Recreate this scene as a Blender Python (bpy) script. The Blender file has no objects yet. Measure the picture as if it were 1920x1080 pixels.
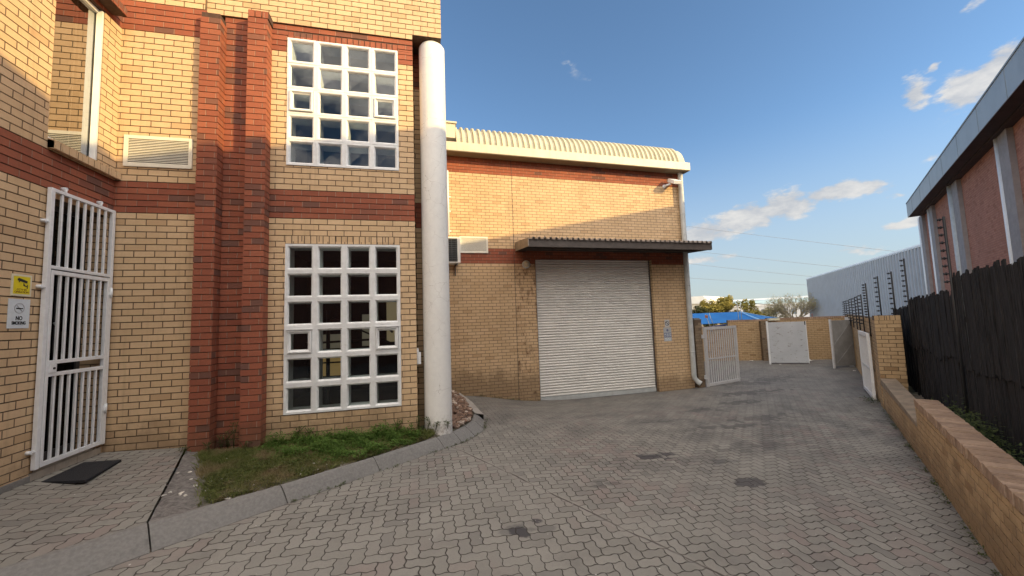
import bpy, bmesh, math, random
import numpy as np
from mathutils import Vector, Matrix
random.seed(7)
C = bpy.context.scene.collection
ZC = 2.0                      # the camera's height; every z below is written relative to the camera
sin, cos, pi, rad = math.sin, math.cos, math.pi, math.radians

# ------------------------------------------------------------------ mesh helpers
class MB:
    """collects polygons in world space (z relative to the camera), linked as ONE mesh object"""
    def __init__(s): s.v = []; s.f = []; s.m = []; s.smooth = []
    def poly(s, pts, m=0, smooth=False):
        b = len(s.v); s.v += [tuple(p) for p in pts]
        s.f.append(tuple(range(b, b+len(pts)))); s.m.append(m); s.smooth.append(smooth)
    def mesh(s, verts, faces, m=0, smooth=False):
        b = len(s.v); s.v += [tuple(p) for p in verts]
        for f in faces:
            s.f.append(tuple(b+i for i in f)); s.m.append(m); s.smooth.append(smooth)
    def hexa(s, p, m=0):          # p: 8 points, 0-3 bottom ccw, 4-7 top ccw
        s.mesh(p, [(3,2,1,0),(4,5,6,7),(0,1,5,4),(1,2,6,5),(2,3,7,6),(3,0,4,7)], m)
    def box(s, x0, x1, y0, y1, z0, z1, m=0):
        s.hexa([(x0,y0,z0),(x1,y0,z0),(x1,y1,z0),(x0,y1,z0),(x0,y0,z1),(x1,y0,z1),(x1,y1,z1),(x0,y1,z1)], m)
    def tube(s, pts, r, n=8, m=0, caps=True):
        pts = [Vector(p) for p in pts]; rs = r if isinstance(r, (list, tuple)) else [r]*len(pts)
        vs = []; prev = None
        for i, p in enumerate(pts):
            d = (pts[min(i+1, len(pts)-1)] - pts[max(i-1, 0)]).normalized()
            a = d.cross(Vector((0,0,1)) if abs(d.z) < .9 else Vector((1,0,0))).normalized()
            b = d.cross(a).normalized()
            for k in range(n):
                t = 2*pi*k/n; vs.append(p + a*cos(t)*rs[i] + b*sin(t)*rs[i])
        fs = []
        for i in range(len(pts)-1):
            for k in range(n):
                k2 = (k+1) % n
                fs.append((i*n+k, i*n+k2, (i+1)*n+k2, (i+1)*n+k))
        s.mesh(vs, fs, m, True)
        if caps:
            s.poly([vs[k] for k in range(n)], m); s.poly([vs[(len(pts)-1)*n+k] for k in range(n)][::-1], m)
    def build(s, name, mats, parent=None, bevel=0):
        if not isinstance(mats, (list, tuple)): mats = [mats]
        off = Vector(parent_loc(parent)) if parent else Vector((0,0,0))
        me = bpy.data.meshes.new(name)
        me.from_pydata([(v[0]-off.x, v[1]-off.y, v[2]+ZC-off.z) for v in s.v], [], s.f)
        for m in mats: me.materials.append(m)
        me.polygons.foreach_set('material_index', s.m)
        me.polygons.foreach_set('use_smooth', s.smooth)
        bm = bmesh.new(); bm.from_mesh(me); bmesh.ops.remove_doubles(bm, verts=bm.verts, dist=1e-5)
        bmesh.ops.recalc_face_normals(bm, faces=bm.faces); bm.to_mesh(me); bm.free()
        uv = me.uv_layers.new(name='UVMap'); U = np.zeros(len(me.loops)*2)
        for p in me.polygons:
            n = p.normal
            if abs(n.z) > .75: tx = Vector((1,0,0)); ty = Vector((0,1,0))
            else: tx = Vector((-n.y, n.x, 0)).normalized(); ty = Vector((0,0,1))
            for li in p.loop_indices:
                co = me.vertices[me.loops[li].vertex_index].co + off
                w = Vector((co.x, co.y, co.z-ZC-1.586))
                U[2*li] = w.dot(tx); U[2*li+1] = w.dot(ty)
        uv.data.foreach_set('uv', U)
        o = bpy.data.objects.new(name, me); C.objects.link(o)
        if parent: o.parent = parent
        if bevel:
            md = o.modifiers.new('edge', 'BEVEL'); md.width = bevel; md.segments = 2; md.limit_method = 'ANGLE'; md.angle_limit = rad(40)
        return o
def parent_loc(p):
    l = Vector((0,0,0))
    while p: l += p.location; p = p.parent
    return l
def tag(o, label=None, cat=None, group=None, kind=None):
    if label: o['label'] = label
    if cat: o['category'] = cat
    if group: o['group'] = group
    if kind: o['kind'] = kind
    return o
def thing(name, label, cat, loc, group=None):
    o = bpy.data.objects.new(name, None); C.objects.link(o); o.empty_display_size = .1
    o.location = (loc[0], loc[1], loc[2]+ZC)
    return tag(o, label, cat, group)
def dup(root, dloc, label=None):
    r = root.copy(); C.objects.link(r); r.location = root.location + Vector(dloc)
    if label: r['label'] = label
    for ch in list(root.children):
        c = ch.copy(); C.objects.link(c); c.parent = r
        for g in ch.children:
            d = g.copy(); C.objects.link(d); d.parent = c
    return r

# ------------------------------------------------------------------ materials
class NT:
    def __init__(s, tree): s.t = tree; s.n = tree.nodes; s.l = tree.links
    def new(s, typ, **kw):
        n = s.n.new(typ)
        for k, v in kw.items(): setattr(n, k, v)
        return n
    def put(s, sock, v):
        if isinstance(v, bpy.types.NodeSocket): s.l.new(v, sock)
        elif v is not None:
            if isinstance(v, (tuple, list)) and sock.type == 'RGBA' and len(v) == 3: v = (*v, 1)
            sock.default_value = v
    def math(s, op, a, b=None, c=None, clamp=False):
        n = s.new('ShaderNodeMath', operation=op, use_clamp=clamp)
        for i, v in enumerate((a, b, c)): s.put(n.inputs[i], v)
        return n.outputs[0]
    def vmath(s, op, a, b=None):
        n = s.new('ShaderNodeVectorMath', operation=op); s.put(n.inputs[0], a); s.put(n.inputs[1], b)
        return n.outputs['Value'] if op in ('DOT_PRODUCT', 'LENGTH', 'DISTANCE') else n.outputs[0]
    def mix(s, f, a, b, blend='MIX'):
        n = s.new('ShaderNodeMix', data_type='RGBA', blend_type=blend)
        s.put(n.inputs[0], f); s.put(n.inputs[6], a); s.put(n.inputs[7], b); return n.outputs[2]
    def noise(s, vec, scale, detail=3, rough=.55, out='Fac'):
        n = s.new('ShaderNodeTexNoise'); s.put(n.inputs['Vector'], vec); n.inputs['Scale'].default_value = scale
        n.inputs['Detail'].default_value = detail; n.inputs['Roughness'].default_value = rough
        return n.outputs[out]
    def white(s, vec):
        n = s.new('ShaderNodeTexWhiteNoise'); s.put(n.inputs['Vector'], vec); return n.outputs['Value'], n.outputs['Color']
    def ramp(s, f, lo, hi, a=0., b=1.):
        n = s.new('ShaderNodeMapRange', clamp=True, interpolation_type='SMOOTHSTEP')
        s.put(n.inputs[0], f); n.inputs[1].default_value = lo; n.inputs[2].default_value = hi
        n.inputs[3].default_value = a; n.inputs[4].default_value = b; return n.outputs[0]
    def scale(s, vec, sc):
        n = s.new('ShaderNodeMapping'); s.put(n.inputs['Vector'], vec); n.inputs['Scale'].default_value = sc; return n.outputs[0]
    def sep(s, v):
        n = s.new('ShaderNodeSeparateXYZ'); s.put(n.inputs[0], v); return n.outputs
    def comb(s, x, y, z=0.):
        n = s.new('ShaderNodeCombineXYZ'); s.put(n.inputs[0], x); s.put(n.inputs[1], y); s.put(n.inputs[2], z); return n.outputs[0]
    def bump(s, h, strength=.5, dist=.01, normal=None):
        n = s.new('ShaderNodeBump'); n.inputs['Strength'].default_value = strength; n.inputs['Distance'].default_value = dist
        s.put(n.inputs['Height'], h); s.put(n.inputs['Normal'], normal); return n.outputs[0]
def material(name):
    m = bpy.data.materials.new(name); m.use_nodes = True; m.node_tree.nodes.clear()
    k = NT(m.node_tree); out = k.new('ShaderNodeOutputMaterial'); b = k.new('ShaderNodeBsdfPrincipled')
    k.l.new(b.outputs[0], out.inputs[0])
    return m, k, b, out
def setp(k, b, color=None, rough=None, metal=None, normal=None, spec=None):
    if color is not None: k.put(b.inputs['Base Color'], color)
    if rough is not None: k.put(b.inputs['Roughness'], rough)
    if metal is not None: k.put(b.inputs['Metallic'], metal)
    if normal is not None: k.put(b.inputs['Normal'], normal)
    if spec is not None: k.put(b.inputs['Specular IOR Level'], spec)
def pos(k): return k.new('ShaderNodeNewGeometry').outputs['Position']
def paint(name, col, rough=.5, var=.12, scale=6, dirt=0., dirtcol=(.12,.09,.06), metal=0., bump=.0, streak=False):
    m, k, b, _ = material(name); P = pos(k)
    n = k.noise(P, scale, 5, .6)
    c = k.mix(k.ramp(n, .3, .7), tuple(x*(1-var) for x in col), tuple(min(1, x*(1+var)) for x in col))
    if dirt:
        v = k.scale(P, (9,9,.7)) if streak else P
        d = k.ramp(k.noise(v, 2.2 if streak else 9, 6, .7), .52, .78, 0, dirt)
        c = k.mix(d, c, dirtcol)
    nm = k.bump(k.noise(P, scale*12, 3), bump, .004) if bump else None
    setp(k, b, c, rough, metal, nm)
    return m
def brick(name, c1, c2, dark, mortar, darkp=.1, stain=0., rough_bump=.5, pale=None):
    """one brick bond for every wall: UV u runs along the wall, v is height over the course datum"""
    m, k, b, _ = material(name)
    uv = k.new('ShaderNodeUVMap').outputs[0]; P = pos(k)
    X, Y, Z = k.sep(uv)
    row = k.math('FLOOR', k.math('DIVIDE', Y, .085))
    wob = k.math('MULTIPLY', k.math('SUBTRACT', k.white(k.comb(row, 3.3))[0], .5), .02)
    sh = k.math('ADD', k.math('MULTIPLY', k.math('MODULO', k.math('ABSOLUTE', row), 2), .116), wob)
    u = k.math('DIVIDE', k.math('ADD', X, sh), .232)
    col = k.math('FLOOR', u); fu = k.math('FRACT', u)
    ed = k.math('MULTIPLY', k.math('MINIMUM', fu, k.math('SUBTRACT', 1, fu)), .232)
    ed = k.math('ADD', ed, k.math('MULTIPLY', k.math('SUBTRACT', k.noise(P, 60, 2), .5), .003))
    joint = k.ramp(ed, .0035, .0065, 1, 0)
    r1, rc = k.white(k.comb(col, row, 1.7)); r2 = k.sep(rc)[1]
    c = k.mix(r1, c1, c2)
    c = k.mix(k.ramp(r2, 1-darkp, 1-darkp*.5), c, dark)
    mot = k.noise(P, 34, 5, .7); c = k.mix(k.ramp(mot, .3, .75, 0, .34), c, dark)
    if pale: c = k.mix(k.ramp(k.noise(P, 14, 6, .75), .6, .75, 0, .4), c, pale)
    big = k.noise(P, 1.1, 4, .6); c = k.mix(k.ramp(big, .35, .72, 0, .22), c, tuple(x*.55 for x in c1))
    if stain:
        st = k.ramp(k.noise(k.scale(P, (3,3,1.2)), 2.1, 6, .75), .5, .68, 0, stain)
        c = k.mix(k.math('MULTIPLY', st, k.ramp(r2, .1, .6, .35, 1)), c, (.11,.045,.025))
    wx_, wy_, wz_ = k.sep(P)
    lvl = k.math('SUBTRACT', k.math('ADD', wz_, k.math('MULTIPLY', k.math('MAXIMUM', wx_, 0), .085)), ZC-1.62)
    sp = k.ramp(k.math('SUBTRACT', lvl, k.math('MULTIPLY', k.math('SUBTRACT', k.noise(P, 2.6, 5, .7), .35), 1.1)), -.05, .38, .5, 0); c = k.mix(sp, c, (.115,.075,.045))
    rs_ = k.ramp(k.noise(k.scale(P, (5,5,.35)), 1.6, 5, .7), .5, .75, 0, .22); c = k.mix(rs_, c, (.14,.095,.06))
    c = k.mix(joint, c, mortar)
    h = k.math('SUBTRACT', k.math('MULTIPLY', k.noise(P, 85, 4, .7), rough_bump), k.math('MULTIPLY', joint, 1.6))
    h = k.math('ADD', h, k.math('MULTIPLY', r1, .35))
    setp(k, b, c, .88, None, k.bump(h, .75, .006), .25)
    return m
M = {}
M['mortar'] = paint('raked_mortar', (.125,.09,.058), .95, .25, 20)
M['mortar_red'] = paint('raked_mortar_red', (.07,.04,.03), .95, .25, 20)
YB = ((.605,.425,.25), (.67,.485,.30), (.525,.355,.205), (.14,.10,.065))
M['yellow'] = brick('yellow_face_brick', *YB, darkp=.05)
M['yellow_stained'] = brick('yellow_face_brick_stained', *YB, darkp=.12, stain=.95)
M['yellow_old'] = brick('weathered_yellow_brick', (.47,.325,.18), (.535,.38,.22), (.31,.20,.105), (.13,.09,.055), darkp=.04, stain=.08)
M['red'] = brick('red_face_brick', (.275,.084,.05), (.37,.122,.068), (.165,.082,.063), (.30,.175,.125), darkp=.12, pale=(.44,.24,.16))
M['salmon'] = brick('salmon_brick', (.43,.19,.132), (.50,.24,.17), (.34,.145,.10), (.24,.14,.105), darkp=.12)
M['greybrick'] = brick('grimy_brick', (.24,.18,.12), (.29,.22,.15), (.15,.11,.08), (.10,.08,.06), darkp=.2, stain=.4)
M['plaster'] = None
def plaster_mat():
    m, k, b, _ = material('cracked_white_paint'); P = pos(k)
    v = k.new('ShaderNodeTexVoronoi', feature='DISTANCE_TO_EDGE'); k.put(v.inputs['Vector'], k.vmath('ADD', P, k.vmath('MULTIPLY', k.noise(P, 5, 4, .6, 'Color'), (.16,.16,.1))))
    v.inputs['Scale'].default_value = 4.2
    crack = k.math('MULTIPLY', k.ramp(v.outputs['Distance'], .0, .009, 1, 0), k.ramp(k.noise(P, 1.7, 2), .42, .58))
    c = k.mix(k.ramp(k.noise(P, 12, 6, .7), .3, .7), (.72,.71,.68), (.77,.76,.725))
    chip = k.ramp(k.noise(P, 17, 5, .8), .70, .74); c = k.mix(k.math('MULTIPLY', chip, .75), c, (.33,.30,.27))
    c = k.mix(k.math('MULTIPLY', crack, .75), c, (.30,.26,.21))
    low = k.ramp(k.math('ADD', k.sep(P)[2], k.math('MULTIPLY', k.noise(P, 9, 5, .8), .5)), .62, .9, .55, 0); c = k.mix(k.math('MULTIPLY', low, k.ramp(k.noise(P, 30, 3, .7), .4, .65)), c, (.25,.2,.16))
    h = k.math('SUBTRACT', k.noise(P, 55, 4, .65), k.math('MULTIPLY', crack, .8))
    setp(k, b, c, .62, None, k.bump(h, .55, .006)); return m
M['plaster'] = plaster_mat()
M['white_frame'] = paint('white_painted_precast', (.72,.73,.73), .45, .06, 12, .35, (.42,.38,.33), bump=.25)
M['white_steel'] = paint('white_gloss_steel', (.74,.76,.78), .35, .05, 20, .12, (.4,.3,.24))
M['white_worn'] = paint('worn_white_steel', (.50,.50,.51), .5, .1, 9, .45, (.16,.10,.07))
M['white_sheet'] = paint('scuffed_white_sheet', (.62,.64,.66), .5, .06, 3, .0)
M['grey_sheet'] = paint('grey_sheet_back', (.26,.26,.26), .6, .12, 3, .25, (.12,.11,.1))
M['cream'] = paint('cream_metal', (.56,.52,.41), .5, .06, 4, .45, (.36,.27,.13), streak=True)
M['cream_roof'] = paint('cream_roof_sheet', (.50,.465,.34), .5, .10, 5, .45, (.42,.32,.12), streak=True)
M['vent'] = paint('cream_louvre', (.70,.67,.58), .5, .05)
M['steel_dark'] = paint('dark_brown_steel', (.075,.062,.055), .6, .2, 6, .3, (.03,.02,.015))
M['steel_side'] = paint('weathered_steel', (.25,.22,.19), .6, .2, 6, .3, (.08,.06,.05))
M['canopy_sheet'] = paint('grey_roof_sheet', (.30,.27,.25), .55, .15, 8)
M['black'] = paint('black_powder_coat', (.014,.014,.016), .5, .1)
M['rubber'] = paint('black_rubber_mat', (.012,.013,.017), .9, .2, 60, bump=.6)
M['galv'] = paint('galvanised_pipe', (.44,.46,.46), .5, .1, 5, .25, (.2,.17,.14), streak=True)
M['greysteel'] = paint('galvanised_post', (.16,.16,.16), .55, .2)
M['concrete'] = paint('kerb_concrete', (.21,.202,.19), .9, .12, 38, .4, (.10,.095,.09), bump=.8)
M['concrete_pale'] = paint('pale_concrete', (.33,.31,.285), .9, .14, 5, .3, (.16,.14,.12), bump=.6)
M['tile'] = paint('stone_step', (.34,.30,.25), .7, .12, 8, .3, (.2,.16,.12))
M['fascia'] = paint('blue_grey_fascia', (.28,.32,.355), .42, .07, 1.5, .3, (.18,.205,.23), streak=True)
M['soffit'] = paint('brown_soffit', (.055,.03,.025), .8, .2, 4)
M['pilaster'] = paint('grey_pilaster', (.29,.265,.262), .85, .1, 4, .2, (.2,.17,.16), streak=True)
M['shed'] = paint('blue_grey_cladding', (.36,.405,.465), .5, .05, 1.2)
M['shed_trim'] = paint('pale_cladding_trim', (.60,.64,.66), .5, .05, 1.2)
M['ac'] = paint('ac_white', (.70,.70,.67), .5, .05)
M['yellow_sign'] = paint('yellow_sign', (.72,.60,.02), .45, .05, 30)
M['cream_sign'] = paint('cream_sign_board', (.68,.64,.48), .5, .05, 30)
M['sign_white'] = paint('white_sign', (.62,.68,.72), .4, .03, 30)
M['sign_grey'] = paint('faded_sign_grey', (.40,.42,.44), .5, .15, 40)
M['sign_blue'] = paint('faded_sign_blue', (.13,.14,.24), .5, .1, 40)
M['ink'] = paint('sign_ink', (.02,.025,.03), .6, .1)
M['ink_brown'] = paint('sign_ink_faded', (.20,.10,.02), .6, .1)
M['red_sign'] = paint('red_sign', (.60,.09,.05), .5, .1, 30)
M['lampglass'] = paint('frosted_lens', (.50,.44,.32), .35, .1, 30)
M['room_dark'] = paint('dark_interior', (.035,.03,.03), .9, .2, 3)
M['room_wall'] = paint('interior_wall', (.42,.34,.24), .9, .05, 3)
M['room_ceiling'] = paint('interior_ceiling', (.70,.69,.64), .9, .04, 3)
M['door_alu'] = paint('dark_aluminium', (.04,.038,.04), .4, .1)
M['cord'] = paint('blind_cord', (.62,.58,.48), .7, .05)
M['paper'] = paint('paper_scrap', (.72,.70,.68), .8, .05)
def glass_mat(name, tint=(1,1,1), ior=1.5, gain=1.6, base=.02, wave=.03):
    m = bpy.data.materials.new(name); m.use_nodes = True; m.node_tree.nodes.clear(); k = NT(m.node_tree)
    out = k.new('ShaderNodeOutputMaterial'); tr = k.new('ShaderNodeBsdfTransparent'); tr.inputs[0].default_value = (*tint, 1)
    gl = k.new('ShaderNodeBsdfGlossy'); gl.inputs['Roughness'].default_value = .015; gl.inputs[0].default_value = (.95,.97,1,1)
    k.put(gl.inputs['Normal'], k.bump(k.noise(pos(k), 3.5, 2), wave, .05))
    f = k.new('ShaderNodeFresnel'); f.inputs[0].default_value = ior
    fac = k.math('ADD', k.math('MULTIPLY', f.outputs[0], gain), base, clamp=True)
    mx = k.new('ShaderNodeMixShader'); k.put(mx.inputs[0], fac); k.l.new(tr.outputs[0], mx.inputs[1]); k.l.new(gl.outputs[0], mx.inputs[2])
    k.l.new(mx.outputs[0], out.inputs[0]); return m
M['glass'] = glass_mat('window_glass', (.78,.84,.82), 1.5, .9, .015)
M['glass_tinted'] = glass_mat('tinted_glass', (.16,.16,.14), 1.6, 3.4, .16, .004)
M['door_glass'] = glass_mat('door_glass', (.25,.25,.25), 1.5, .55, .0, .02)
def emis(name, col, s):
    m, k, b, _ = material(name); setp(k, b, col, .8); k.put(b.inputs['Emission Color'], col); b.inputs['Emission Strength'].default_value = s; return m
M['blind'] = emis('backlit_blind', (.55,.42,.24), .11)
M['wall_glow_dim'] = emis('lit_wall_glow_pale', (.50,.43,.31), .07)  # glow stands in for daylight on the beige interior wall
M['wall_glow_warm'] = emis('lit_wall_glow_warm', (.62,.40,.15), .11)  # warm glowing stand-in for a lit patch of room wall
def sheet_scuffs():
    m, k, b, _ = material('scuffed_gate_sheet'); P = pos(k)
    c = k.mix(k.ramp(k.noise(P, 1.2, 3), .3, .7), (.43,.45,.48), (.50,.52,.55))
    s1 = k.ramp(k.noise(k.scale(P, (1,1,2.2)), 5.5, 6, .75),  .592, .625, 0, .75); c = k.mix(s1, c, (.14,.10,.09))
    s2 = k.ramp(k.noise(P, 19, 4, .7), .66, .7, 0, .5); c = k.mix(s2, c, (.25,.2,.17))
    setp(k, b, c, .5); return m
M['gate_sheet'] = sheet_scuffs()
def shade_mat():
    m, k, b, _ = material('blue_shade_net'); P = pos(k)
    c = k.mix(k.ramp(k.noise(P, .8, 3), .3, .7), (.008,.12,.36), (.014,.155,.43))
    setp(k, b, c, .75, None, k.bump(k.noise(P, 1.5, 3), .3, .1)); return m
M['net'] = shade_mat(); M['net_edge'] = paint('net_seam', (.22,.44,.70), .7, .05)

# ---- paving: zigzag pavers in herringbone
def paving(name, dirt_far=True):
    m, k, b, _ = material(name); P = pos(k); px, py, pz = k.sep(P)
    w = .106
    x0 = k.math('DIVIDE', px, w); y0 = k.math('DIVIDE', py, w)
    wx = k.math('SINE', k.math('MULTIPLY', y0, 2*pi)); wy = k.math('SINE', k.math('MULTIPLY', x0, 2*pi))
    jit = k.noise(P, 3.0, 2, .5, 'Color'); jx, jy, _z = k.sep(jit)
    x = k.math('ADD', k.math('ADD', x0, k.math('MULTIPLY', wx, .066)), k.math('MULTIPLY', jx, .16))
    y = k.math('ADD', k.math('ADD', y0, k.math('MULTIPLY', wy, .066)), k.math('MULTIPLY', jy, .16))
    i = k.math('FLOOR', x); j = k.math('FLOOR', y); fx = k.math('FRACT', x); fy = k.math('FRACT', y)
    kk = k.math('FLOORED_MODULO', k.math('SUBTRACT', i, j), 4)
    is_ = [k.math('COMPARE', kk, float(q), .25) for q in range(4)]
    dl = k.math('ADD', fx, is_[1]); dr = k.math('ADD', k.math('SUBTRACT', 1, fx), is_[0])
    db = k.math('ADD', fy, is_[2]); dt = k.math('ADD', k.math('SUBTRACT', 1, fy), is_[3])
    d = k.math('MINIMUM', k.math('MINIMUM', dl, dr), k.math('MINIMUM', db, dt))
    bi = k.math('SUBTRACT', i, is_[1]); bj = k.math('SUBTRACT', j, is_[2])
    r, rc = k.white(k.comb(bi, bj, .5)); r2 = k.sep(rc)[1]; r3 = k.sep(rc)[2]
    d = k.math('ADD', d, k.math('MULTIPLY', k.math('SUBTRACT', k.noise(P, 40, 3), .5), .06))
    far = k.ramp(py, 5.5, 10.5)                                   # grit fills the joints further down the yard
    openj = k.ramp(k.noise(P, 1.5, 3), .3, .7, .55, 1.25)
    jw = k.math('MULTIPLY', openj, k.math('SUBTRACT', .050, k.math('MULTIPLY', far, .016)))
    joint = k.math('SUBTRACT', 1, k.ramp(k.math('DIVIDE', d, jw), .45, 1.15))
    pink = k.ramp(k.noise(P, .55, 3, .6), .44, .62)
    pinkb = k.math('MULTIPLY', pink, k.ramp(r2, .5, .75))
    base = k.mix(r, (.232,.221,.195), (.278,.265,.235))
    base = k.mix(k.math('MULTIPLY', pinkb, .75), base, (.245,.196,.177))
    base = k.mix(k.ramp(r3, .86, .97, 0, .5), base, (.17,.16,.148))
    fine = k.noise(P, 70, 4, .75); base = k.mix(k.ramp(fine, .3, .7, .0, .3), base, (.16,.15,.14))
    blot = k.ramp(k.noise(P, 2.3, 6, .68), .48, .72, 0, .45); base = k.mix(blot, base, (.15,.14,.13))
    # traffic grime along the drive
    gx = k.math('ADD', k.math('MULTIPLY', px, .781), k.math('MULTIPLY', py, .625)); gy = k.math('SUBTRACT', k.math('MULTIPLY', py, .781), k.math('MULTIPLY', px, .625))
    st = k.noise(k.comb(k.math('MULTIPLY', gx, .8), k.math('MULTIPLY', gy, 1.3)), 1.4, 6, .7)
    grime = k.math('MULTIPLY', k.ramp(st, .40, .66), k.ramp(k.math('ADD', py, k.math('MULTIPLY', k.math('SUBTRACT', px, 2.0), .55)), 3.0, 9.0, .10, .95)); base = k.mix(k.math('MULTIPLY', grime, .72), base, (.092,.088,.086))
    base = k.mix(k.math('MULTIPLY', far, .45), base, (.150,.145,.14))
    # oil drips
    dn = k.math('ADD', k.math('MULTIPLY', k.math('SUBTRACT', k.noise(P, 7, 6, .75), .5), 1.5), k.math('MULTIPLY', k.math('SUBTRACT', r3, .5), 1.3))
    oil = None
    for (ox, oy, rx, ry, s) in ((3.25,5.28,.34,.16,.9),(.89,3.63,.085,.085,.95),(1.06,3.79,.10,.055,.9),(.97,3.66,.2,.09,.4),(2.25,4.48,.26,.12,.5),(3.86,4.22,.22,.12,.8),(4.1,4.9,.3,.1,.45),(5.8,6.6,.7,.16,.6),(3.0,5.0,.7,.3,.35),(5.2,5.4,.9,.2,.4),(7.0,7.0,.9,.25,.5),(9.2,9.6,1.2,.3,.6),(10.5,10.8,1.0,.4,.5),(11.8,11.2,1.3,.35,.5),(6.6,8.2,.6,.2,.5),(4.9,7.4,.5,.16,.5),(7.9,8.6,.5,.25,.6)):
        ex = k.math('DIVIDE', k.math('SUBTRACT', px, ox), rx); ey = k.math('DIVIDE', k.math('SUBTRACT', py, oy), ry)
        q = k.math('ADD', k.math('SQRT', k.math('ADD', k.math('MULTIPLY', ex, ex), k.math('MULTIPLY', ey, ey))), dn)
        q = k.ramp(q, .55, .95, s, 0); oil = q if oil is None else k.math('MAXIMUM', oil, q)
    base = k.mix(oil, base, (.055,.052,.056))
    base = k.mix(k.math('MULTIPLY', joint, k.math('SUBTRACT', .92, k.math('MULTIPLY', far, .45))), base, (.04,.034,.028))
    # an old cut line across the pavers
    A = Vector((.38,6.25)); B = Vector((2.45,2.40)); dv = (B-A).normalized(); nv = Vector((-dv.y, dv.x))
    q = k.math('ADD', k.math('ADD', k.math('MULTIPLY', px, nv.x), k.math('MULTIPLY', py, nv.y)), -(A.dot(nv)))
    q = k.math('ABSOLUTE', k.math('ADD', q, k.math('MULTIPLY', k.math('SUBTRACT', k.noise(P, 2.2, 3), .5), .09)))
    tl = k.math('ADD', k.math('MULTIPLY', px, dv.x), k.math('MULTIPLY', py, dv.y)); tl = k.math('SUBTRACT', tl, A.dot(dv))
    inr = k.math('MULTIPLY', k.ramp(tl, -.1, .1), k.ramp(k.noise(P, 2.6, 4), .36, .56, .25, 1))
    pale = k.math('MULTIPLY', k.ramp(q, .035, .06, .45, 0), inr); base = k.mix(pale, base, (.27,.25,.225))
    cut = k.math('MULTIPLY', k.ramp(q, .006, .014, 1, 0), inr); base = k.mix(k.math('MULTIPLY', cut, .85), base, (.05,.042,.035))
    speck = k.ramp(k.noise(P, 33, 1, .3), .80, .82); base = k.mix(speck, base, (.5,.49,.46))
    h = k.math('SUBTRACT', k.math('ADD', k.math('MULTIPLY', fine, .25), k.math('MULTIPLY', r, .45)), k.math('MULTIPLY', k.math('MAXIMUM', joint, cut), 1.3))
    setp(k, b, base, .86, None, k.bump(h, .8, .006), .3)
    return m
M['paving'] = paving('zigzag_herringbone_paving')
def soil_mat():
    m, k, b, _ = material('planter_soil'); P = pos(k)
    c = k.mix(k.ramp(k.noise(P, 11, 6, .75), .35, .65), (.085,.068,.045), (.19,.165,.135))
    c = k.mix(k.ramp(k.noise(P, 3, 4), .45, .6, 0, .8), c, (.06,.062,.028))
    px = k.sep(P)[0]
    py_ = k.sep(P)[1]; dd = k.math('ADD', k.math('ADD', px, k.math('MULTIPLY', py_, .47)), 2.75-6.05*.47)
    bare = k.ramp(k.math('ADD', dd, k.math('MULTIPLY', k.math('SUBTRACT', k.noise(P, 5, 4), .5), .5)), -.08, .10, 1, 0)
    c = k.mix(bare, c, k.mix(k.ramp(k.noise(P, 20, 5, .7), .35, .65), (.12,.11,.105), (.23,.215,.20)))
    setp(k, b, c, .95, None, k.bump(k.noise(P, 38, 5, .7), .9, .02)); return m
M['soil'] = soil_mat()
M['dirt'] = paint('bare_ground', (.20,.16,.11), .95, .3, .6, .4, (.12,.11,.06))
def leaf_mat(name, a, bcol, dry=None):
    m, k, b, out = material(name); P = pos(k)
    oi = k.new('ShaderNodeNewGeometry').outputs['Random Per Island']
    c = k.mix(oi, a, bcol)
    if dry: c = k.mix(k.ramp(k.noise(P, 2.2, 3), .45, .62), c, dry)
    setp(k, b, c, .7, spec=.2)
    tl = k.new('ShaderNodeBsdfTranslucent'); k.put(tl.inputs[0], c)
    mx = k.new('ShaderNodeMixShader'); mx.inputs[0].default_value = .3
    k.l.new(b.outputs[0], mx.inputs[1]); k.l.new(tl.outputs[0], mx.inputs[2]); k.l.new(mx.outputs[0], out.inputs[0]); return m
M['grass'] = leaf_mat('short_grass', (.115,.15,.042), (.20,.215,.07), (.27,.22,.115))
M['weed'] = leaf_mat('green_weeds', (.075,.14,.028), (.14,.23,.05))
M['weed_dull'] = leaf_mat('dull_weeds', (.06,.085,.028), (.10,.12,.045))
M['cover'] = leaf_mat('creeping_cover', (.055,.075,.025), (.16,.165,.06), (.21,.16,.09))
M['olive'] = leaf_mat('olive_leaves', (.20,.17,.04), (.36,.30,.075))
M['olive_dark'] = leaf_mat('dark_leaves', (.035,.045,.018), (.07,.075,.025))
M['twig_leaf'] = leaf_mat('pale_spring_leaves', (.36,.33,.17), (.48,.44,.28))
M['bark'] = paint('pale_bark', (.36,.31,.22), .9, .2, 5)
M['stone'] = None
def stone_mat():
    m, k, b, _ = material('planter_stones'); oi = k.new('ShaderNodeNewGeometry').outputs['Random Per Island']; P = pos(k)
    c = k.mix(k.ramp(oi, 0, .6), (.10,.06,.045), (.27,.17,.12)); c = k.mix(k.ramp(oi, .82, .9), c, (.55,.46,.38))
    c = k.mix(k.ramp(k.noise(P, 30, 4), .4, .7, 0, .5), c, (.12,.085,.06)); setp(k, b, c, .9, None, k.bump(k.noise(P, 60, 3), .5, .006)); return m
M['stone'] = stone_mat()
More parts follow.
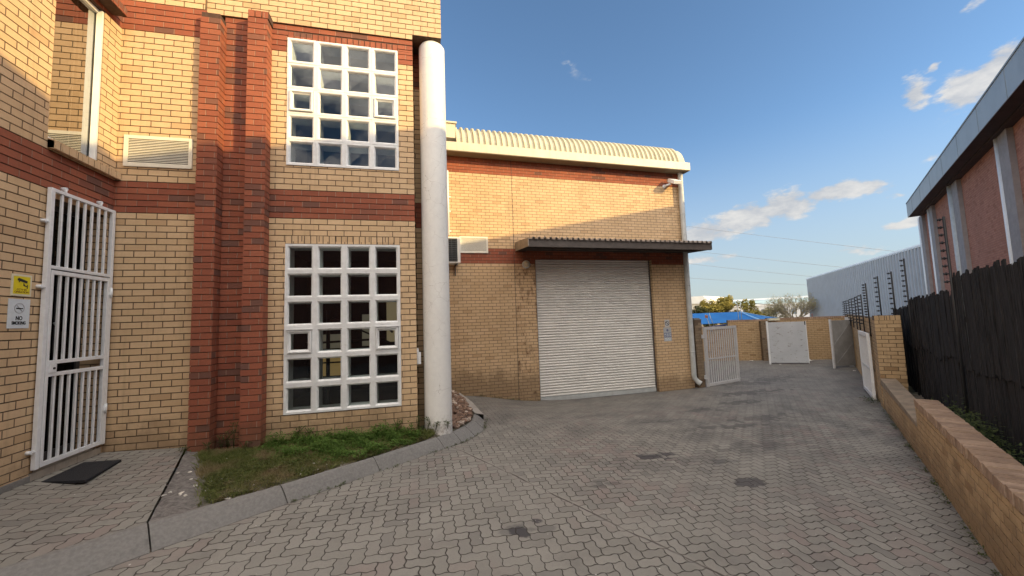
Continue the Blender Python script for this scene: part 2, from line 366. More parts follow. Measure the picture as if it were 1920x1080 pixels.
def plank_mat():
    m, k, b, _ = material('blackened_timber'); P = pos(k); oi = k.new('ShaderNodeNewGeometry').outputs['Random Per Island']
    g = k.noise(k.scale(P, (24,24,1.1)), 2.2, 6, .7)
    c = k.mix(k.ramp(g, .3, .7), (.007,.007,.008), (.052,.050,.052)); c = k.mix(k.ramp(oi, .55, 1, 0, .5), c, (.028,.027,.029))
    pt = k.ramp(k.noise(k.scale(P, (2,2,.8)), 1.6, 4), .52, .7, 0, .6); c = k.mix(pt, c, (.012,.011,.012))
    setp(k, b, c, .9, None, k.bump(g, .6, .01), .12); return m
M['plank'] = plank_mat()
def coping_mat():
    m, k, b, _ = material('coping_brick'); P = pos(k); oi = k.new('ShaderNodeNewGeometry').outputs['Random Per Island']
    c = k.mix(oi, (.33,.225,.15), (.50,.355,.255)); c = k.mix(k.ramp(k.noise(P, 3, 5, .7), .4, .68, 0, .6), c, (.22,.15,.115)); c = k.mix(k.ramp(k.noise(P, 38, 4, .7), .35, .7, 0, .35), c, (.20,.14,.10))
    setp(k, b, c, .9, None, k.bump(k.noise(P, 70, 4), .6, .006), .2); return m
M['coping'] = coping_mat()

# ------------------------------------------------------------------ brickwork
DAT = 1.586; CH = .085
def brick_panel(mb, A, B, z0, z1, t=.22, side=1, ends=True):
    """A->B along the wall, outward normal on the right of A->B (side=1); every course a raised strip over a raked bed joint"""
    A = Vector((A[0], A[1], 0)); B = Vector((B[0], B[1], 0)); d = (B-A).normalized(); n = Vector((d.y, -d.x, 0))*side
    def bx(p, q, o0, o1, za, zb, m):
        a, b_ = p, q
        P = [a-n*o0, b_-n*o0, b_-n*o1, a-n*o1]
        if side < 0: P = [P[1], P[0], P[3], P[2]]
        mb.hexa([(*v.xy, za) for v in P]+[(*v.xy, zb) for v in P], m)
    g = .006
    bx(A+d*.002, B-d*.002, .0085, t, z0, z1-.001, 1)
    k0 = math.floor((z0-DAT)/CH+1e-4); k1 = math.ceil((z1-DAT)/CH-1e-4)
    for q in range(k0, k1):
        a = max(z0, DAT+q*CH+g); b_ = min(z1, DAT+(q+1)*CH-g)
        if b_-a > .012: bx(A, B, random.uniform(-.0012,.0012), .011, a, b_, 0)
def soldier(mb, A, B, z0, z1, t=.22, pitch=.085, out=.0, m=0):
    A = Vector((A[0], A[1], 0)); B = Vector((B[0], B[1], 0)); L = (B-A).length; d = (B-A).normalized(); n = Vector((d.y, -d.x, 0))
    k = max(1, round(L/pitch)); p = L/k
    def bx(a, b_, o0, o1, za, zb, mm):
        P = [A+d*a+n*o0, A+d*b_+n*o0, A+d*b_-n*o1, A+d*a-n*o1]
        mb.hexa([(*v.xy, za) for v in P]+[(*v.xy, zb) for v in P], mm)
    bx(0, L, out-.009, t, z0, z1-.001, 1)
    for i in range(k):
        j = random.uniform(-.002,.002); bx(i*p+.0065, (i+1)*p-.0065, out+j, .012-out if out == 0 else t, z0+.004, z1-.004+random.uniform(-.002,.002), m)

# ------------------------------------------------------------------ ground
CP = [(-2.08,3.88,-1.74),(-2.37,3.68,-1.74),(-1.30,4.57,-1.77),(-.47,5.28,-1.80),(.40,6.10,-1.84),(.62,6.43,-1.87),(1.31,7.92,-1.93),(1.46,10.68,-1.975),(1.1,9.4,-1.95),
      (3.3,10.75,-2.275),(2.6,10.5,-2.19),(7.13,10.9,-2.34),(8.39,10.96,-2.33),(4.43,2.28,-2.12),(10.7,7.4,-2.24),(8.5,5.6,-2.2),(6.3,3.9,-2.15),(16.5,11.85,-2.27),(15.0,15.7,-2.27),(18.0,14.7,-2.27),
      (.94,3.15,-1.93),(0,0,-1.88),(-3,1,-1.74),(3,0,-2.06),(-4,6,-1.80),(-4,10,-1.9),(12,20,-2.3),(20,20,-2.3),(8,-4,-2.2),(0,-4,-1.9),(-6,-2,-1.75),(4,7,-2.12),(7,8,-2.25),(1.2,5.6,-1.89),(26,20,-2.3)]
cp = np.array(CP)
def tps(a, b_):
    r2 = (a[:,None,0]-b_[None,:,0])**2+(a[:,None,1]-b_[None,:,1])**2
    return np.where(r2 > 1e-9, r2*np.log(np.maximum(r2, 1e-9))*.5, 0)
NCP = len(cp); K = tps(cp, cp)+np.eye(NCP)*.12; Pm = np.c_[np.ones(NCP), cp[:,:2]]
W_ = np.linalg.solve(np.block([[K, Pm],[Pm.T, np.zeros((3,3))]]), np.r_[cp[:,2], 0, 0, 0])
def gz(x, y):
    q = np.array([[x, y]]); return float((tps(q, cp)@W_[:NCP])[0]+W_[NCP]+W_[NCP+1]*x+W_[NCP+2]*y)
mb = MB(); xs = np.r_[np.arange(-8, 12, .4), np.arange(12, 29, 1.)]; ys = np.r_[np.arange(-8, 13, .4), np.arange(13, 23, 1.)]
gx, gy = np.meshgrid(xs, ys); q = np.c_[gx.ravel(), gy.ravel()]
zz = (tps(q, cp)@W_[:NCP])+W_[NCP]+q@W_[NCP+1:]
nx = len(xs)
mb.mesh([(a, b_, c) for (a, b_), c in zip(q, zz)], [(j*nx+i, j*nx+i+1, (j+1)*nx+i+1, (j+1)*nx+i) for j in range(len(ys)-1) for i in range(nx-1)], 0, True)
tag(mb.build('driveway', M['paving']), kind='structure')
mb = MB(); R_ = 900
mb.mesh([(R_*cos(t*pi/24), R_*sin(t*pi/24), -2.75) for t in range(48)], [tuple(range(48))])
tag(mb.build('ground', M['dirt']), kind='structure')

# entrance paving and planter bed
KB = [(-3.55,2.98,-1.56),(-2.23,4.10,-1.60),(-1.40,4.675,-1.62),(-.565,5.36,-1.65),(.247,6.09,-1.69),(.50,6.36,-1.71),(.73,6.72,-1.73),(.93,7.12,-1.75),(1.05,7.72,-1.78)]
KF = [(-3.40,2.72,-1.74),(-2.08,3.88,-1.745),(-1.295,4.57,-1.775),(-.47,5.28,-1.81),(.37,6.02,-1.85),(.65,6.29,-1.87),(.90,6.63,-1.89),(1.12,7.06,-1.91),(1.24,7.75,-1.93)]
def loft(rows, nsub_u, nsub_v, mb, amp=0., m=0):
    a, b_ = rows; pa = []; pb = []
    for i in range(len(a)-1):
        for s in range(nsub_u):
            t = s/nsub_u
            pa.append(Vector(a[i]).lerp(Vector(a[i+1]), t)); pb.append(Vector(b_[i]).lerp(Vector(b_[i+1]), t))
    pa.append(Vector(a[-1])); pb.append(Vector(b_[-1])); vs = []
    for p, q_ in zip(pa, pb):
        for s in range(nsub_v+1):
            v = p.lerp(q_, s/nsub_v); v.z += random.uniform(-amp, amp); vs.append(v)
    w = nsub_v+1
    mb.mesh(vs, [(i*w+j, i*w+j+1, (i+1)*w+j+1, (i+1)*w+j) for i in range(len(pa)-1) for j in range(nsub_v)], m, True)
mb = MB()
loft(([(-3.85,2.6,-1.44),(-3.85,6.13,-1.468),(-2.95,6.13,-1.50)], [(-3.4,2.9,-1.555),(-2.8,3.62,-1.578),(-2.24,4.09,-1.598)]), 10, 10, mb)
mb.poly([(-3.85,2.6,-1.44),(-3.85,-1,-1.44),(-5,-1,-1.44),(-5,2.6,-1.44)])
tag(mb.build('entrance_paving', M['paving']), kind='structure')
WALLP = [(-2.93,6.12,-1.53),(-2.64,6.0,-1.56),(-2.30,6.22,-1.57),(-2.05,6.22,-1.59),(-1.0,6.24,-1.60),(0,6.24,-1.61),(.03,6.66,-1.63),(.45,6.66,-1.66),(.46,7.4,-1.70),(.46,8.4,-1.72)]
KBP = [(-2.23,4.10,-1.605),(-1.95,4.29,-1.612),(-1.7,4.465,-1.617),(-1.40,4.675,-1.625),(-.565,5.36,-1.655),(.247,6.09,-1.695),(.50,6.36,-1.715),(.73,6.72,-1.735),(.93,7.12,-1.755),(1.05,7.72,-1.785)]
mb = MB(); loft((WALLP, KBP), 6, 14, mb, .012)
loft(([(.46,8.4,-1.70),(.46,9.4,-1.68),(.46,10.64,-1.68)], [(1.05,7.72,-1.785),(1.02,9.2,-1.83),(.92,10.66,-1.86)]), 6, 6, mb, .01)
tag(mb.build('planter_bed', M['soil']), kind='structure')
mb = MB(); loft(([(1.05,7.72,-1.76),(1.02,9.2,-1.80),(.90,10.64,-1.84)], [(1.22,7.74,-1.80),(1.20,9.2,-1.84),(1.08,10.65,-1.87)]), 6, 2, mb)
mb.poly([(1.22,7.74,-1.80),(1.20,9.2,-1.84),(1.08,10.65,-1.87),(1.08,10.65,-2.1),(1.20,9.2,-2.1),(1.22,7.74,-2.1)])
tag(mb.build('concrete_edging', M['concrete_pale']), 'pale flat concrete edging strip beside the stone bed', 'edging')

# kerb stones, every unit its own
klab = ['long grey kerb unit along the entrance paving, cut by the lower left corner','grey kerb unit starting at the corner of the entrance paving and the bare soil','grey kerb unit in front of the bare middle of the planter','grey kerb unit in front of the green weeds, just left of the column','short kerb unit directly in front of the white column','short kerb unit just right of the white column','small kerb unit at the bend beside the stone bed','last kerb unit of the curve, turned towards the warehouse wall']
for i in range(8):
    B0, B1 = Vector(KB[i]), Vector(KB[i+1]); F0, F1 = Vector(KF[i]), Vector(KF[i+1])
    dB = (B1-B0).normalized()*.006; dF = (F1-F0).normalized()*.006
    r = thing('kerb_stone', klab[i], 'kerb', (B0+B1)/2 - Vector((0,0,.2)), 'kerb stones around the planter'); mb = MB(); secs = []
    ns = 4
    for s in range(ns+1):
        t = s/ns; b_ = (B0+dB).lerp(B1-dB, t); f = (F0+dF).lerp(F1-dF, t); dz = f.z-b_.z
        prof = [(-.06,-.2-dz*0,1),( -.06,0,1)]
        pts = [b_.lerp(f, -.10)+Vector((0,0,-.25)), b_.lerp(f, -.10)]
        pts[1].z = b_.z+.004
        for (u_, v_) in ((.0,.0),(.10,.02),(.30,.17),(.62,.52),(.86,.82),(.97,.97)):
            p = b_.lerp(f, u_); p.z = b_.z+dz*v_+.006; pts.append(p)
        p = f.copy(); p.z -= .2; pts.append(p); secs.append(pts)
    w = len(secs[0]); vs = [p for s_ in secs for p in s_]
    mb.mesh(vs, [(a*w+j, a*w+j+1, (a+1)*w+j+1, (a+1)*w+j) for a in range(ns) for j in range(w-1)], 0, False)
    mb.poly(secs[0]); mb.poly(secs[-1][::-1])
    mb.build('concrete_unit', M['concrete'], r)

# ------------------------------------------------------------------ office building
XL = -3.85; YR = 6.13; YBAY = 6.22; XE = -.015
off = thing('office_building', 'two storey yellow brick office with red brick bands and gridded white windows', 'building', (-2,6.3,-1.6))
YM = [M['yellow'], M['mortar']]; RM = [M['red'], M['mortar_red']]
Z1, Z2, Z3, Z4, ZT = 1.586, 2.011, 4.136, 4.561, 7.281
DY0, DY1, DZ0, DZ1 = 5.22, 6.03, -1.385, 1.501
WY0, WY1, WZ0, WZ1 = 5.15, 5.84, 2.13, 4.136
mb = MB()                                            # the entrance wall, facing right
def LW(y0, y1, z0, z1): brick_panel(mb, (XL, y1), (XL, y0), z0, z1, .23, -1)
def LWp(m_, y0, y1, z0, z1):
    if y1 == YR: y1 = YR+.05
    brick_panel(m_, (XL, y0), (XL, y1), z0, z1, .23, 1)
LWp(mb, 2.2, DY0, -1.7, Z1); LWp(mb, DY1, YR, -1.7, Z1); LWp(mb, DY0, DY1, DZ1, Z1)
LWp(mb, 2.2, WY0, Z2, Z3); LWp(mb, WY1, YR, Z2, Z3); LWp(mb, WY0, WY1, Z2, WZ0)
LWp(mb, 2.2, YR+.1, Z4, ZT)
mb.box(XL-.23, XL-.235+.01, 2.2, 5.0, -1.7, ZT, 1)
brick_panel(mb, (XL-.24, DY1), (XL-.011, DY1), DZ0, DZ1, .1)                      # reveal of the doorway
brick_panel(mb, (XL-.24, WY1), (XL-.09, WY1), WZ0, WZ1, .1)
mb.build('brick_wall', YM, off)
mb = MB(); LWp(mb, 2.2, YR, Z1, Z2); mb.build('red_brick_band', RM, off)
mb = MB(); LWp(mb, 2.2, YR, Z3, Z4); mb.build('red_brick_band', RM, off)
mb = MB()                                            # recess beside the piers
P1a, P1b, P2a, P2b = -2.885, -2.642, -2.30, -2.048
for z0, z1 in ((-1.75, Z1), (Z2, Z3), (Z4, ZT)): brick_panel(mb, (XL-.1, YR), (P1a+.02 if z1 < 5 else P1a, YR), z0, z1, .23)
mb.build('brick_wall', YM, off)
for z0, z1 in ((Z1, Z2), (Z3, Z4)): mb = MB(); brick_panel(mb, (XL-.1, YR), (P1a+.02, YR), z0, z1, .23); mb.build('red_brick_band', RM, off)
mb = MB(); brick_panel(mb, (P1b-.02, YBAY), (P2a+.02, YBAY), -1.75, Z4, .2); mb.build('red_brick_panel', RM, off)
for (a, b_, zt, lab) in ((P1a, P1b, 4.46, 'left red brick pier'), (P2a, P2b, 4.52, 'right red brick pier')):
    mb = MB(); yf = 6.03; g = .005
    mb.box(a+.009, b_-.009, yf+.009, YBAY+.15, -1.8, zt)
    for f in mb.f: pass
    mb.m = [1]*len(mb.m)
    q0 = math.floor((-1.8-DAT)/CH); q1 = math.floor((zt-DAT)/CH+.01)
    for q_ in range(q0, q1):
        j = random.uniform(-.002,.002); z0 = DAT+q_*CH
        mb.box(a+j, b_+j, yf+random.uniform(-.002,.002), YBAY+.14, z0+g, z0+CH-g)
    if zt > 4.5: soldier(mb, (a-.002, yf), (b_+.012, yf), DAT+q1*CH+.004, DAT+q1*CH+.11, .3, .084)
    tag(mb.build('brick_pier', RM, off), lab)
# the window bay
LZ0, LZ1, UZ0, UZ1 = -1.21, 1.209, 2.380, 4.355; WX0, WX1 = -1.836, -.245
mb = MB(); bp = lambda x0, x1, z0, z1: brick_panel(mb, (x0, YBAY), (x1, YBAY), z0, z1, .22)
bp(P2b-.02, XE, -1.85, LZ0); bp(P2b-.02, WX0, LZ0, 1.331); bp(WX1, XE, LZ0, 1.331); bp(P2b-.02, XE, 1.331, Z1)
soldier(mb, (WX0, YBAY), (WX1, YBAY), LZ1+.002, 1.331)
bp(P2b-.02, XE, Z2, UZ0); bp(P2b-.02, WX0, UZ0, Z3); bp(WX1, XE, UZ0, Z3)
brick_panel(mb, (XE, YBAY+.011), (XE, 6.655), -1.85, Z1, .2); brick_panel(mb, (XE, YBAY+.011), (XE, 6.655), Z2, 4.16, .2)
mb.build('brick_wall', YM, off)
mb = MB(); bp(P2b-.02, XE, Z1, Z2); brick_panel(mb, (XE, YBAY+.011), (XE, 6.655), Z1, Z2, .2); mb.build('red_brick_band', RM, off)
mb = MB(); bp(P2b-.02, WX0, Z3, UZ1); bp(WX1, XE, Z3, UZ1)
bp(P2b-.02, WX0, UZ1, 4.46); bp(WX1, XE, UZ1, 4.46); bp(P2b-.02, XE, 4.46, Z4)
soldier(mb, (WX0, YBAY), (WX1, YBAY), UZ1+.002, 4.46)
brick_panel(mb, (XE, YBAY+.011), (XE, 6.655), 4.16, 4.64, .2)
mb.build('red_brick_band', RM, off)
mb = MB()                                            # overhanging top storey
YU = 6.195; XU = .445
brick_panel(mb, (P1a, YU), (XE, YU), Z4+.001, ZT, .3); brick_panel(mb, (XE, YU), (XU, YU), 4.646, ZT, .3)
brick_panel(mb, (XU, YU+.011), (XU, 10.64), 4.646, ZT, .25)
mb.box(XE-.2, XU-.012, YU+.02, 10.6, 4.64, 4.76, 1)
mb.box(XL-1, XU-.02, YU+.2, 10.6, ZT-.05, ZT+.05, 1)
mb.build('overhanging_wall', YM, off)
mb = MB()
for z0, z1 in ((-1.85, Z1), (Z2, 4.0)): brick_panel(mb, (XE-.1, 6.65), (.45, 6.65), z0, z1, .2)
for z0, z1 in ((-2.1, Z1), (Z2, 4.64)): brick_panel(mb, (.45, 6.661), (.45, 10.64), z0, z1, .2)
mb.build('set_back_wall', YM, off)
mb = MB(); brick_panel(mb, (XE-.1, 6.65), (.45, 6.65), 4.0, 4.64, .2); mb.build('red_brick_band', RM, off)
mb = MB(); brick_panel(mb, (XE-.1, 6.65), (.45, 6.65), Z1, Z2, .2); brick_panel(mb, (.45, 6.661), (.45, 10.64), Z1, Z2, .2)
mb.build('red_brick_band', RM, off)
# column
mb = MB(); cx, cy, cr = .300, 6.43, .212; N_ = 48
zs = [-1.9,-1.62,-1.4]+[-1.2+i*.3 for i in range(20)]+[4.585]; vs = []
for z in zs:
    for k in range(N_): t = 2*pi*k/N_; vs.append((cx+cr*cos(t), cy+cr*sin(t), z))
for k in range(N_): t = 2*pi*k/N_; vs.append((cx+(cr-.03)*cos(t), cy+(cr-.03)*sin(t), 4.632))
mb.mesh(vs, [(i*N_+k, i*N_+(k+1)%N_, (i+1)*N_+(k+1)%N_, (i+1)*N_+k) for i in range(len(zs)) for k in range(N_)], 0, True)
mb.poly(vs[-N_:]); mb.build('column', M['plaster'], off)
mb = MB(); mb.box(XE+.003, XE+.06, 6.27, 6.36, -.62, -.44); mb.box(XE+.0, XE+.03, 6.31, 6.33, -.44, -.38); mb.build('meter_box', M['white_steel'], off)

# gridded precast windows
def grid_window(z0, z1, rows, vents, hood, lab):
    cw = (WX1-WX0)/4; ch = (z1-z0)/rows; fr = MB(); vent_cells = []
    y = YBAY-.012
    fr.box(WX0+.004, WX1-.004, y+.012, y+.24, z0+.002, z0+.02); fr.box(WX0+.004, WX1-.004, y+.012, y+.24, z1-.02, z1-.002)
    panes = []
    for r in range(rows):
        for c in range(4):
            xc = WX0+(c+.5)*cw; zc = z0+(r+.5)*ch; jx = random.uniform(-.002,.002); dy = random.uniform(-.002,.002)
            prof = [(0,.03),(0,0),(.028,0),(.041,.012),(.046,.026),(.051,.030),(.054,.25)]
            vs = []
            for (ins, dep) in prof:
                hx = cw/2-.0025-ins; hz = ch/2-.0025-ins
                vs += [(xc-hx+jx, y+dep+dy, zc-hz), (xc+hx+jx, y+dep+dy, zc-hz), (xc+hx+jx, y+dep+dy, zc+hz), (xc-hx+jx, y+dep+dy, zc+hz)]
            fr.mesh(vs, [(i*4+k, i*4+(k+1)%4, (i+1)*4+(k+1)%4, (i+1)*4+k) for i in range(len(prof)-1) for k in range(4)])
            panes.append((xc, zc, cw/2-.053, ch/2-.053, (rows-1-r, c) in vents))
    # joint filler behind the units
    for c in range(5): x = min(max(WX0+c*cw, WX0+.006), WX1-.006); fr.box(x-.005, x+.005, y+.006, y+.24, z0+.004, z1-.004)
    for r in range(1, rows): z = z0+r*ch; fr.box(WX0+.006, WX1-.006, y+.0062, y+.24, z-.005, z+.005)
    w = fr.build('window', M['white_frame'], off); tag(w, lab)
    for (xc, zc, hx, hz, v) in panes:
        p = MB(); t = random.uniform(-.0012,.0012); s2 = .8 if v else 1
        if v: hx2, hz2 = hx-.03, hz-.03
        else: hx2, hz2 = hx+.001, hz+.001
        yy = y+.036 if not v else y+.012
        p.poly([(xc-hx2, yy+t, zc-hz2), (xc+hx2, yy-t, zc-hz2), (xc+hx2, yy+t, zc+hz2), (xc-hx2, yy-t, zc+hz2)]); p.build('pane', M['glass'], w)
        if v:
            fmb = MB(); prof = [(.012,.02),(.012,-.022),(-.004,-.026),(-.022,-.004),(-.034,.004),(-.036,.03)]; vs = []
            for (o_, dep) in prof:
                a, b_ = hx+o_, hz+o_
                vs += [(xc-a, y+dep, zc-b_), (xc+a, y+dep, zc-b_), (xc+a, y+dep, zc+b_), (xc-a, y+dep, zc+b_)]
            fmb.mesh(vs, [(i*4+k, i*4+(k+1)%4, (i+1)*4+(k+1)%4, (i+1)*4+k) for i in range(len(prof)-1) for k in range(4)])
            if hood: fmb.box(xc-hx-.025, xc+hx+.025, y-.04, y+.0, zc+hz+.018, zc+hz+.032)
            fmb.build('vent_sash', M['white_frame'], w)
grid_window(UZ0, UZ1, 5, {(2,0),(2,3)}, False, 'upper white grid window of five rows')
grid_window(LZ0, LZ1, 6, {(3,0),(3,3)}, True, 'lower white grid window of six rows')
# rooms behind the windows
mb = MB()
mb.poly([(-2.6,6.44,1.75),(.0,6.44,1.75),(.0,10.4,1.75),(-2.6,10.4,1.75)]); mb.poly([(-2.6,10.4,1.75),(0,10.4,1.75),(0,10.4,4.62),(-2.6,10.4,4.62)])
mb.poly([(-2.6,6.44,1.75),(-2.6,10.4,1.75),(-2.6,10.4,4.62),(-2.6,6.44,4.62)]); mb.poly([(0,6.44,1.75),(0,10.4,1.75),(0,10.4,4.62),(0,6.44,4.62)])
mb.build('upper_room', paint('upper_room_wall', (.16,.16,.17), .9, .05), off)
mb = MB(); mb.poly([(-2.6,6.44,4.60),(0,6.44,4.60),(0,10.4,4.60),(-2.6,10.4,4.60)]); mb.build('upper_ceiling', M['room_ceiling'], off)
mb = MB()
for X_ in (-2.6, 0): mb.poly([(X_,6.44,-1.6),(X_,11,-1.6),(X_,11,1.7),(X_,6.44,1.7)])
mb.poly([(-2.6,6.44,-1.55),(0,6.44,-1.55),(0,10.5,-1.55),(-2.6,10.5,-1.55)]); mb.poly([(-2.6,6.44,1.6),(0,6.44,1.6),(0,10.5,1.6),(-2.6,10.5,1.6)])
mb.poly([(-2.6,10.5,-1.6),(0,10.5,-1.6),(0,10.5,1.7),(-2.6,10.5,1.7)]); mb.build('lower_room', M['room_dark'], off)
for (x0, x1, z0, z1, mm) in ((-.62,-.35,-.36,.46,'blind'),(-.24,-.03,-.36,.46,'blind'),(-1.86,-1.50,-.44,-.16,'wall_glow_dim'),(-1.10,-.92,-.42,.22,'wall_glow_dim'),(-1.86,-1.50,-.98,-.56,'wall_glow_warm')):
    mb = MB(); mb.box(x0, x1, 8.60, 8.63, z0, z1); mb.build('room_glow_panel', M[mm], off)  # first pair are backlit blinds; the rest imitate lit wall by glowing
mb = MB(); mb.tube([(-1.62,8.0,-1.5),(-1.62,8.0,.3)], .035); mb.tube([(-2.0,8.0,-.30),(-.6,8.0,-.27)], .02); mb.tube([(-1.5,7.7,.15),(-.5,7.9,-.35)], .016); mb.tube([(-.75,7.6,.2),(-.45,7.7,-.15)], .02); mb.tube([(-2.0,7.9,-.66),(-.9,7.9,-.66)], .014); mb.build('desk_frame', M['black'], off)

# side window over the door
mb = MB(); mb.poly([(XL-.085,WY0-.3,WZ0),(XL-.085,WY1,WZ0),(XL-.085,WY1,WZ1),(XL-.085,WY0-.3,WZ1)]); gw = mb
wf = MB(); wf.box(XL-.075, XL-.01, WY1-.034, WY1-.004, WZ0+.03, WZ1-.01); wf.box(XL-.10, XL-.05, WY0+.002, WY1-.035, WZ1-.05, WZ1-.005); wf.box(XL-.10, XL-.06, WY0+.002, WY1-.035, WZ0+.02, WZ0+.055)
wf = wf.build('side_window', paint('white_window_frame', (.72,.72,.70), .4, .04), off, .004); tag(wf, 'tall tinted side window over the door')
gw.build('pane', M['glass_tinted'], wf)
mb = MB(); mb.box(XL-.15, XL-.11, WY1-.16, WY1-.06, WZ0+.05, WZ1-.02); mb.build('pale_strip', paint('cream_strip', (.34,.32,.25), .9, .05), wf)  # upright cream strip behind the side window glass
mb = MB(); yc = WY1-.27
mb.tube([(XL-.11,yc,WZ1-.02),(XL-.11,yc-.004,3.2),(XL-.11,yc-.02,2.95),(XL-.11,yc-.075,2.84),(XL-.11,yc-.06,2.77),(XL-.11,yc-.01,2.74)], .005, 6); mb.tube([(XL-.11,yc+.018,WZ1-.02),(XL-.11,yc+.004,3.0),(XL-.11,yc-.012,2.2)], .005, 6); mb.build('blind_cord', M['cord'], wf)
mb = MB(); a = [(XL-1.6,4.0),(XL-.24,4.0),(XL-.24,6.4),(XL-1.6,6.4)]; mb.poly([(*p,1.9) for p in a]); mb.poly([(*p,4.5) for p in a]); mb.poly([(XL-1.6,4,1.9),(XL-1.6,6.4,1.9),(XL-1.6,6.4,4.5),(XL-1.6,4,4.5)])
for y_ in (4.0, 6.4): mb.poly([(XL-1.6,y_,1.9),(XL-.24,y_,1.9),(XL-.24,y_,4.5),(XL-1.6,y_,4.5)])
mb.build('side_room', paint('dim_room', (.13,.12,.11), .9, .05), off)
mb = MB()                                            # sloping brick sill
L_ = YR-.004-(WY0-.005); nb = 11
for i in range(nb):
    y0 = WY0-.005+i*L_/nb+.005; y1 = WY0-.005+(i+1)*L_/nb-.005; j = random.uniform(-.003,.003)
    mb.hexa([(XL-.08,y0,2.03),(XL+.075+j,y0,2.018),(XL+.075+j,y1,2.018),(XL-.08,y1,2.03),(XL-.08,y0,2.155),(XL+.075+j,y0,2.112),(XL+.075+j,y1,2.112),(XL-.08,y1,2.155)], 0)
mb.hexa([(XL-.08,WY0,2.025),(XL+.06,WY0,2.025),(XL+.06,YR-.006,2.025),(XL-.08,YR-.006,2.025),(XL-.08,WY0,2.145),(XL+.06,WY0,2.105),(XL+.06,YR-.006,2.105),(XL-.08,YR-.006,2.145)], 1)
mb.build('window_sill', YM, off)
mb = MB(); soldier(mb, (XL+.16, WY0-.1), (XL+.16, WY1+.12), 4.19, 4.30, .17); mb.build('brick_hood', RM, off)
def louvre(mb, A, d, n, L, z0, z1, slats):           # frame and slats
    A = Vector(A); d = Vector(d); n = Vector(n); fw = .045
    def bx(a, b_, o0, o1, za, zb, m=0):
        P = [A+d*a+n*o0, A+d*b_+n*o0, A+d*b_+n*o1, A+d*a+n*o1]; mb.hexa([(*p.xy, za) for p in P]+[(*p.xy, zb) for p in P], m)
    bx(0, L, .022, .0, z0, z0+fw); bx(0, L, .022, .0, z1-fw, z1); bx(0, fw, .0215, .0, z0+fw, z1-fw); bx(L-fw, L, .0215, .0, z0+fw, z1-fw)
    bx(fw, L-fw, .003, .0, z0+fw, z1-fw, 1)
    p = (z1-z0-2*fw)/slats
    for i in range(slats):
        za = z0+fw+i*p; P = [A+d*fw+n*.018, A+d*(L-fw)+n*.018, A+d*(L-fw)+n*.004, A+d*fw+n*.004]
        mb.hexa([(*P[0].xy, za), (*P[1].xy, za), (*P[2].xy, za+p*.55), (*P[3].xy, za+p*.55), (*P[0].xy, za+p*.25), (*P[1].xy, za+p*.25), (*P[2].xy, za+p*.8), (*P[3].xy, za+p*.8)])
mb = MB(); louvre(mb, (-3.757,YR,0), (1,0,0), (0,-1,0), .785, 2.212, 2.638, 15); tag(mb.build('air_vent', [M['vent'], M['black']], off), 'cream louvred vent')
# entrance door behind the gate
mb = MB(); xd = XL-.20
mb.box(xd-.04, xd, DY0+.002, DY0+.06, DZ0, DZ1-.002); mb.box(xd-.04, xd, DY1-.06, DY1-.002, DZ0, DZ1-.002); mb.box(xd-.04, xd, DY0+.06, DY1-.06, DZ1-.06, DZ1-.003); mb.box(xd-.04, xd, DY0+.06, DY1-.06, .70, .78); mb.box(xd-.04, xd, DY0+.06, DY1-.06, DZ0, DZ0+.1); mb.box(xd-.035, xd-.002, 5.66, 5.72, DZ0+.1, .70)
dr = mb.build('entrance_door', M['door_alu'], off)
mb = MB(); mb.poly([(xd-.02,DY0+.05,DZ0+.08),(xd-.02,DY1-.05,DZ0+.08),(xd-.02,DY1-.05,DZ1-.05),(xd-.02,DY0+.05,DZ1-.05)]); mb.build('pane', M['door_glass'], dr)
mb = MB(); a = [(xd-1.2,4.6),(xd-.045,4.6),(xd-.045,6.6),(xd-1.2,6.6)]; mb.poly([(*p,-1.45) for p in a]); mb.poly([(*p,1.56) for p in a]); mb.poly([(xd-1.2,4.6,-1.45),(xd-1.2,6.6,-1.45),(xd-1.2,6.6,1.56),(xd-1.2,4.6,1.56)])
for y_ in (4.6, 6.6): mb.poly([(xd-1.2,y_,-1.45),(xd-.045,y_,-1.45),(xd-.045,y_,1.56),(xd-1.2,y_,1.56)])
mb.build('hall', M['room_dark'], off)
mb = MB(); mb.tube([(xd+.03,5.60,-.35),(xd+.06,5.60,-.3),(xd+.06,5.60,.1),(xd+.03,5.60,.15)], .012); mb.build('handle', M['galv'], dr)
mb = MB()
for i in range(3): mb.box(XL-.25, XL+.012, DY0-.05+i*.29+.003, DY0-.05+(i+1)*.29-.003, -1.6, DZ0-.004)
mb.box(XL-.25, XL+.004, DY0-.046, DY1+.08, -1.6, DZ0-.009); mb.build('door_step', M['tile'], off)
mb = MB(); mb.box(XL-.02, XL+.02, 2.2, DY0-.055, -1.7, -1.405); mb.build('plinth', M['concrete'], off)

# ------------------------------------------------------------------ security gate
sg = thing('security_gate', 'white barred steel security gate over the dark entrance door', 'security gate', (XL+.05,5.63,-1.36))
gx0, gx1 = XL+.015, XL+.055; G0, G1 = 5.165, 6.095
mb = MB(); mb.box(gx0, gx1, G0, G0+.046, -1.352, 1.594); mb.box(gx0, gx1, G1-.046, G1, -1.352, 1.594); mb.box(gx0, gx1-.001, G0+.046, G1-.046, 1.555, 1.593); mb.box(gx0, gx1-.001, G0+.046, G1-.046, .72, .755)
mb.build('gate_frame', M['white_steel'], sg, .003)
mb = MB(); d0, d1 = G0+.052, G1-.052
mb.box(gx0+.002, gx1+.002, d0, d0+.036, -1.345, .705); mb.box(gx0+.002, gx1+.002, d1-.036, d1, -1.345, .705)
for z0, z1 in ((.66,.704),(-.30,-.26),(-.43,-.39),(-1.345,-1.30)): mb.box(gx0+.003, gx1+.001, d0+.036, d1-.036, z0, z1)
mb.build('gate_leaf', M['white_steel'], sg, .003)
